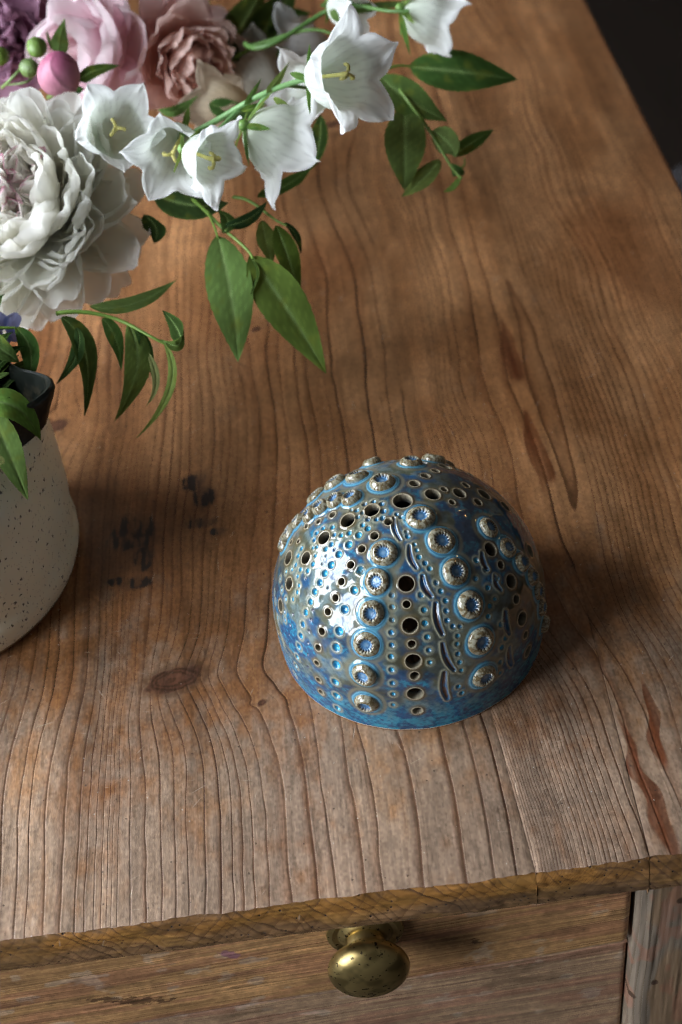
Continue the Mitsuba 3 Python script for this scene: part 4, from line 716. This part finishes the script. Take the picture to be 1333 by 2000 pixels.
sprig('leafy_sprig', 'evergreen leaves hanging over the dark jug rim', [
    ((-0.17371, 0.11167, 0.128), (-0.16788, 0.10288, 0.118), (-0.1732, 0.09205, 0.105), (-0.064, -0.76, 0.647), np.float64(0.0095), 0), ((-0.19045, 0.10811, 0.13), (-0.17978, 0.09581, 0.128), (-0.17288, 0.09631, 0.118), (-0.104, -0.782, 0.615), np.float64(0.01081), 0), ((-0.18641, 0.05682, 0.125), (-0.17001, 0.05411, 0.123), (-0.16209, 0.05014, 0.105), (0.513, -0.402, 0.758), np.float64(0.01557), 1), ((-0.18156, 0.05327, 0.124), (-0.17552, 0.03926, 0.11), (-0.1715, 0.03161, 0.085), (0.077, -0.863, 0.499), np.float64(0.01457), 1), ((-0.18722, 0.02475, 0.118), (-0.17894, 0.02668, 0.115), (-0.17636, 0.03027, 0.11), (0.523, -0.843, 0.127), np.float64(0.00692), 3)],
    [([(-0.19607, 0.11368, 0.13), (-0.18577, 0.11143, 0.13), (-0.17371, 0.11167, 0.128)], np.float64(0.001)), ([(-0.19711, 0.06946, 0.126), (-0.18885, 0.05991, 0.126), (-0.18156, 0.05327, 0.124)], np.float64(0.00096))])
sprig('leafy_sprig', 'broad shaded evergreen leaves at the top edge behind the bells', [
    ((-0.06501, 0.41622, 0.115), (-0.0534, 0.44994, 0.118), (-0.03312, 0.52492, 0.115), (0.837, -0.246, 0.488), np.float64(0.02876), 2), ((-0.04833, 0.43026, 0.11), (-0.03248, 0.47011, 0.112), (-0.00901, 0.5391, 0.11), (0.383, -0.138, 0.913), np.float64(0.02514), 2), ((-0.08761, 0.55769, 0.105), (-0.08299, 0.53596, 0.1), (-0.07739, 0.51471, 0.095), (-0.22, -0.27, 0.937), np.float64(0.017), 2), ((-0.03712, 0.45113, 0.11), (-0.02555, 0.4727, 0.11), (-0.00363, 0.49074, 0.105), (0.762, -0.647, -0.024), np.float64(0.01822), 2), ((-0.06662, 0.44173, 0.1), (-0.06274, 0.42016, 0.095), (-0.052, 0.40491, 0.09), (-0.604, -0.423, 0.675), np.float64(0.01496), 2), ((-0.02961, 0.42875, 0.11), (-0.02542, 0.42283, 0.105), (-0.02123, 0.41695, 0.1), (-0.194, -0.711, 0.676), np.float64(0.01015), 0), ((-0.07613, 0.35316, 0.115), (-0.06416, 0.34959, 0.11), (-0.04252, 0.34683, 0.105), (-0.086, -0.947, 0.309), np.float64(0.01271), 0), ((-0.10708, 0.34115, 0.12), (-0.09517, 0.32784, 0.125), (-0.08036, 0.34632, 0.125), (0.169, -0.979, 0.111), np.float64(0.00678), 1), ((-0.11467, 0.22144, 0.118), (-0.10941, 0.22333, 0.108), (-0.11227, 0.22088, 0.1), (-0.487, -0.872, -0.038), np.float64(0.0148), 2)],
    [([(-0.07057, 0.41944, 0.1), (-0.05509, 0.42385, 0.112), (-0.03762, 0.43459, 0.112), (-0.02368, 0.44306, 0.11)], np.float64(0.00152))])
# hidden foliage that fills the bouquet round the jug's mouth
fill = thing('inner_foliage', 'dark leaves and stems packed between the blooms and the jug mouth', 'foliage')
labels[fill]['kind'] = 'stuff'
rng = np.random.default_rng(5); ms, cs = [], []
for i in range(220):
    a = rng.uniform(0, 6.28); rad = .062*math.sqrt(rng.uniform(0, 1)); p = np.array([JX+rad*math.cos(a), JY+.015+rad*math.sin(a)*1.1, rng.uniform(.088, .112)])
    d = unit(np.array([math.cos(a)*.5, math.sin(a)*.5+.2, rng.uniform(.1, .8)])); l = rng.uniform(.02, .035)
    m, c = leaf(p, p+d*l*.5+[0, 0, .004], p+d*l, [0, 0, 1.], l*.38, 2, 3000+i); ms.append(m); cs.append(c)
scene[fill] = mikit.ply(trimesh.util.concatenate(ms), 'leaf_skin', smooth=True, color=np.vstack(cs))

# ------------------------------------------------------------------ windows and lamp beside the table (out of frame)
mat('white_paint', base_color=rgb(.75, .74, .70), roughness=.5)
def window(y0, y1, z0, z1, x, label):
    w = thing('window', label, 'window'); n = 2; t = .035
    m = []
    for i in range(n):
        for j in range(2):
            a, b = y0+(y1-y0)*i/n+t/2, y0+(y1-y0)*(i+1)/n-t/2; c, d = z0+(z1-z0)*j/2+t/2, z0+(z1-z0)*(j+1)/2-t/2
            v = np.array([(x, a, c), (x, b, c), (x, b, d), (x, a, d)]); q = trimesh.Trimesh(v, [[0, 1, 2], [0, 2, 3]], process=False)
            if q.face_normals[0][0] < 0: q.invert()
            k = 'pane' if not (i or j) else f'pane_{i*2+j:03d}'
            scene[f'{w}__{k}'] = mikit.ply(q, 'white_paint', emitter={'type': 'area', 'radiance': {'type': 'rgb', 'value': WINDOW}})
    bars = [box(x-.03, x+.02, y0+(y1-y0)*i/n-t/2, y0+(y1-y0)*i/n+t/2, z0-t/2, z1+t/2) for i in range(n+1)]
    bars += [box(x-.028, x+.018, y0, y1, z0+(z1-z0)*j/2-t/2+.001, z0+(z1-z0)*j/2+t/2-.001) for j in range(3)]
    put('frame', trimesh.util.concatenate(bars), 'white_paint', False, w)
window(-1.10, -.45, .10, 1.35, -1.30, 'paned window beside the table nearest the photographer')
window(-.15, .70, .10, 1.35, -1.30, 'paned window beside the table behind the flowers')
lamp = thing('table_lamp', 'small warm bulb on a brass stem behind the table to the right', 'lamp')
LP = np.array([1.10, .92, 1.08])
s = trimesh.creation.icosphere(3, .045); s.apply_translation(LP)
scene[lamp+'__bulb'] = mikit.ply(s, 'white_paint', emitter={'type': 'area', 'radiance': {'type': 'rgb', 'value': [42., 22., 7.]}})
st = trimesh.creation.cylinder(.012, 1.95, sections=20); st.apply_translation(LP-[0, 0, 1.01]); put('stem', st, 'brass', 40, lamp)
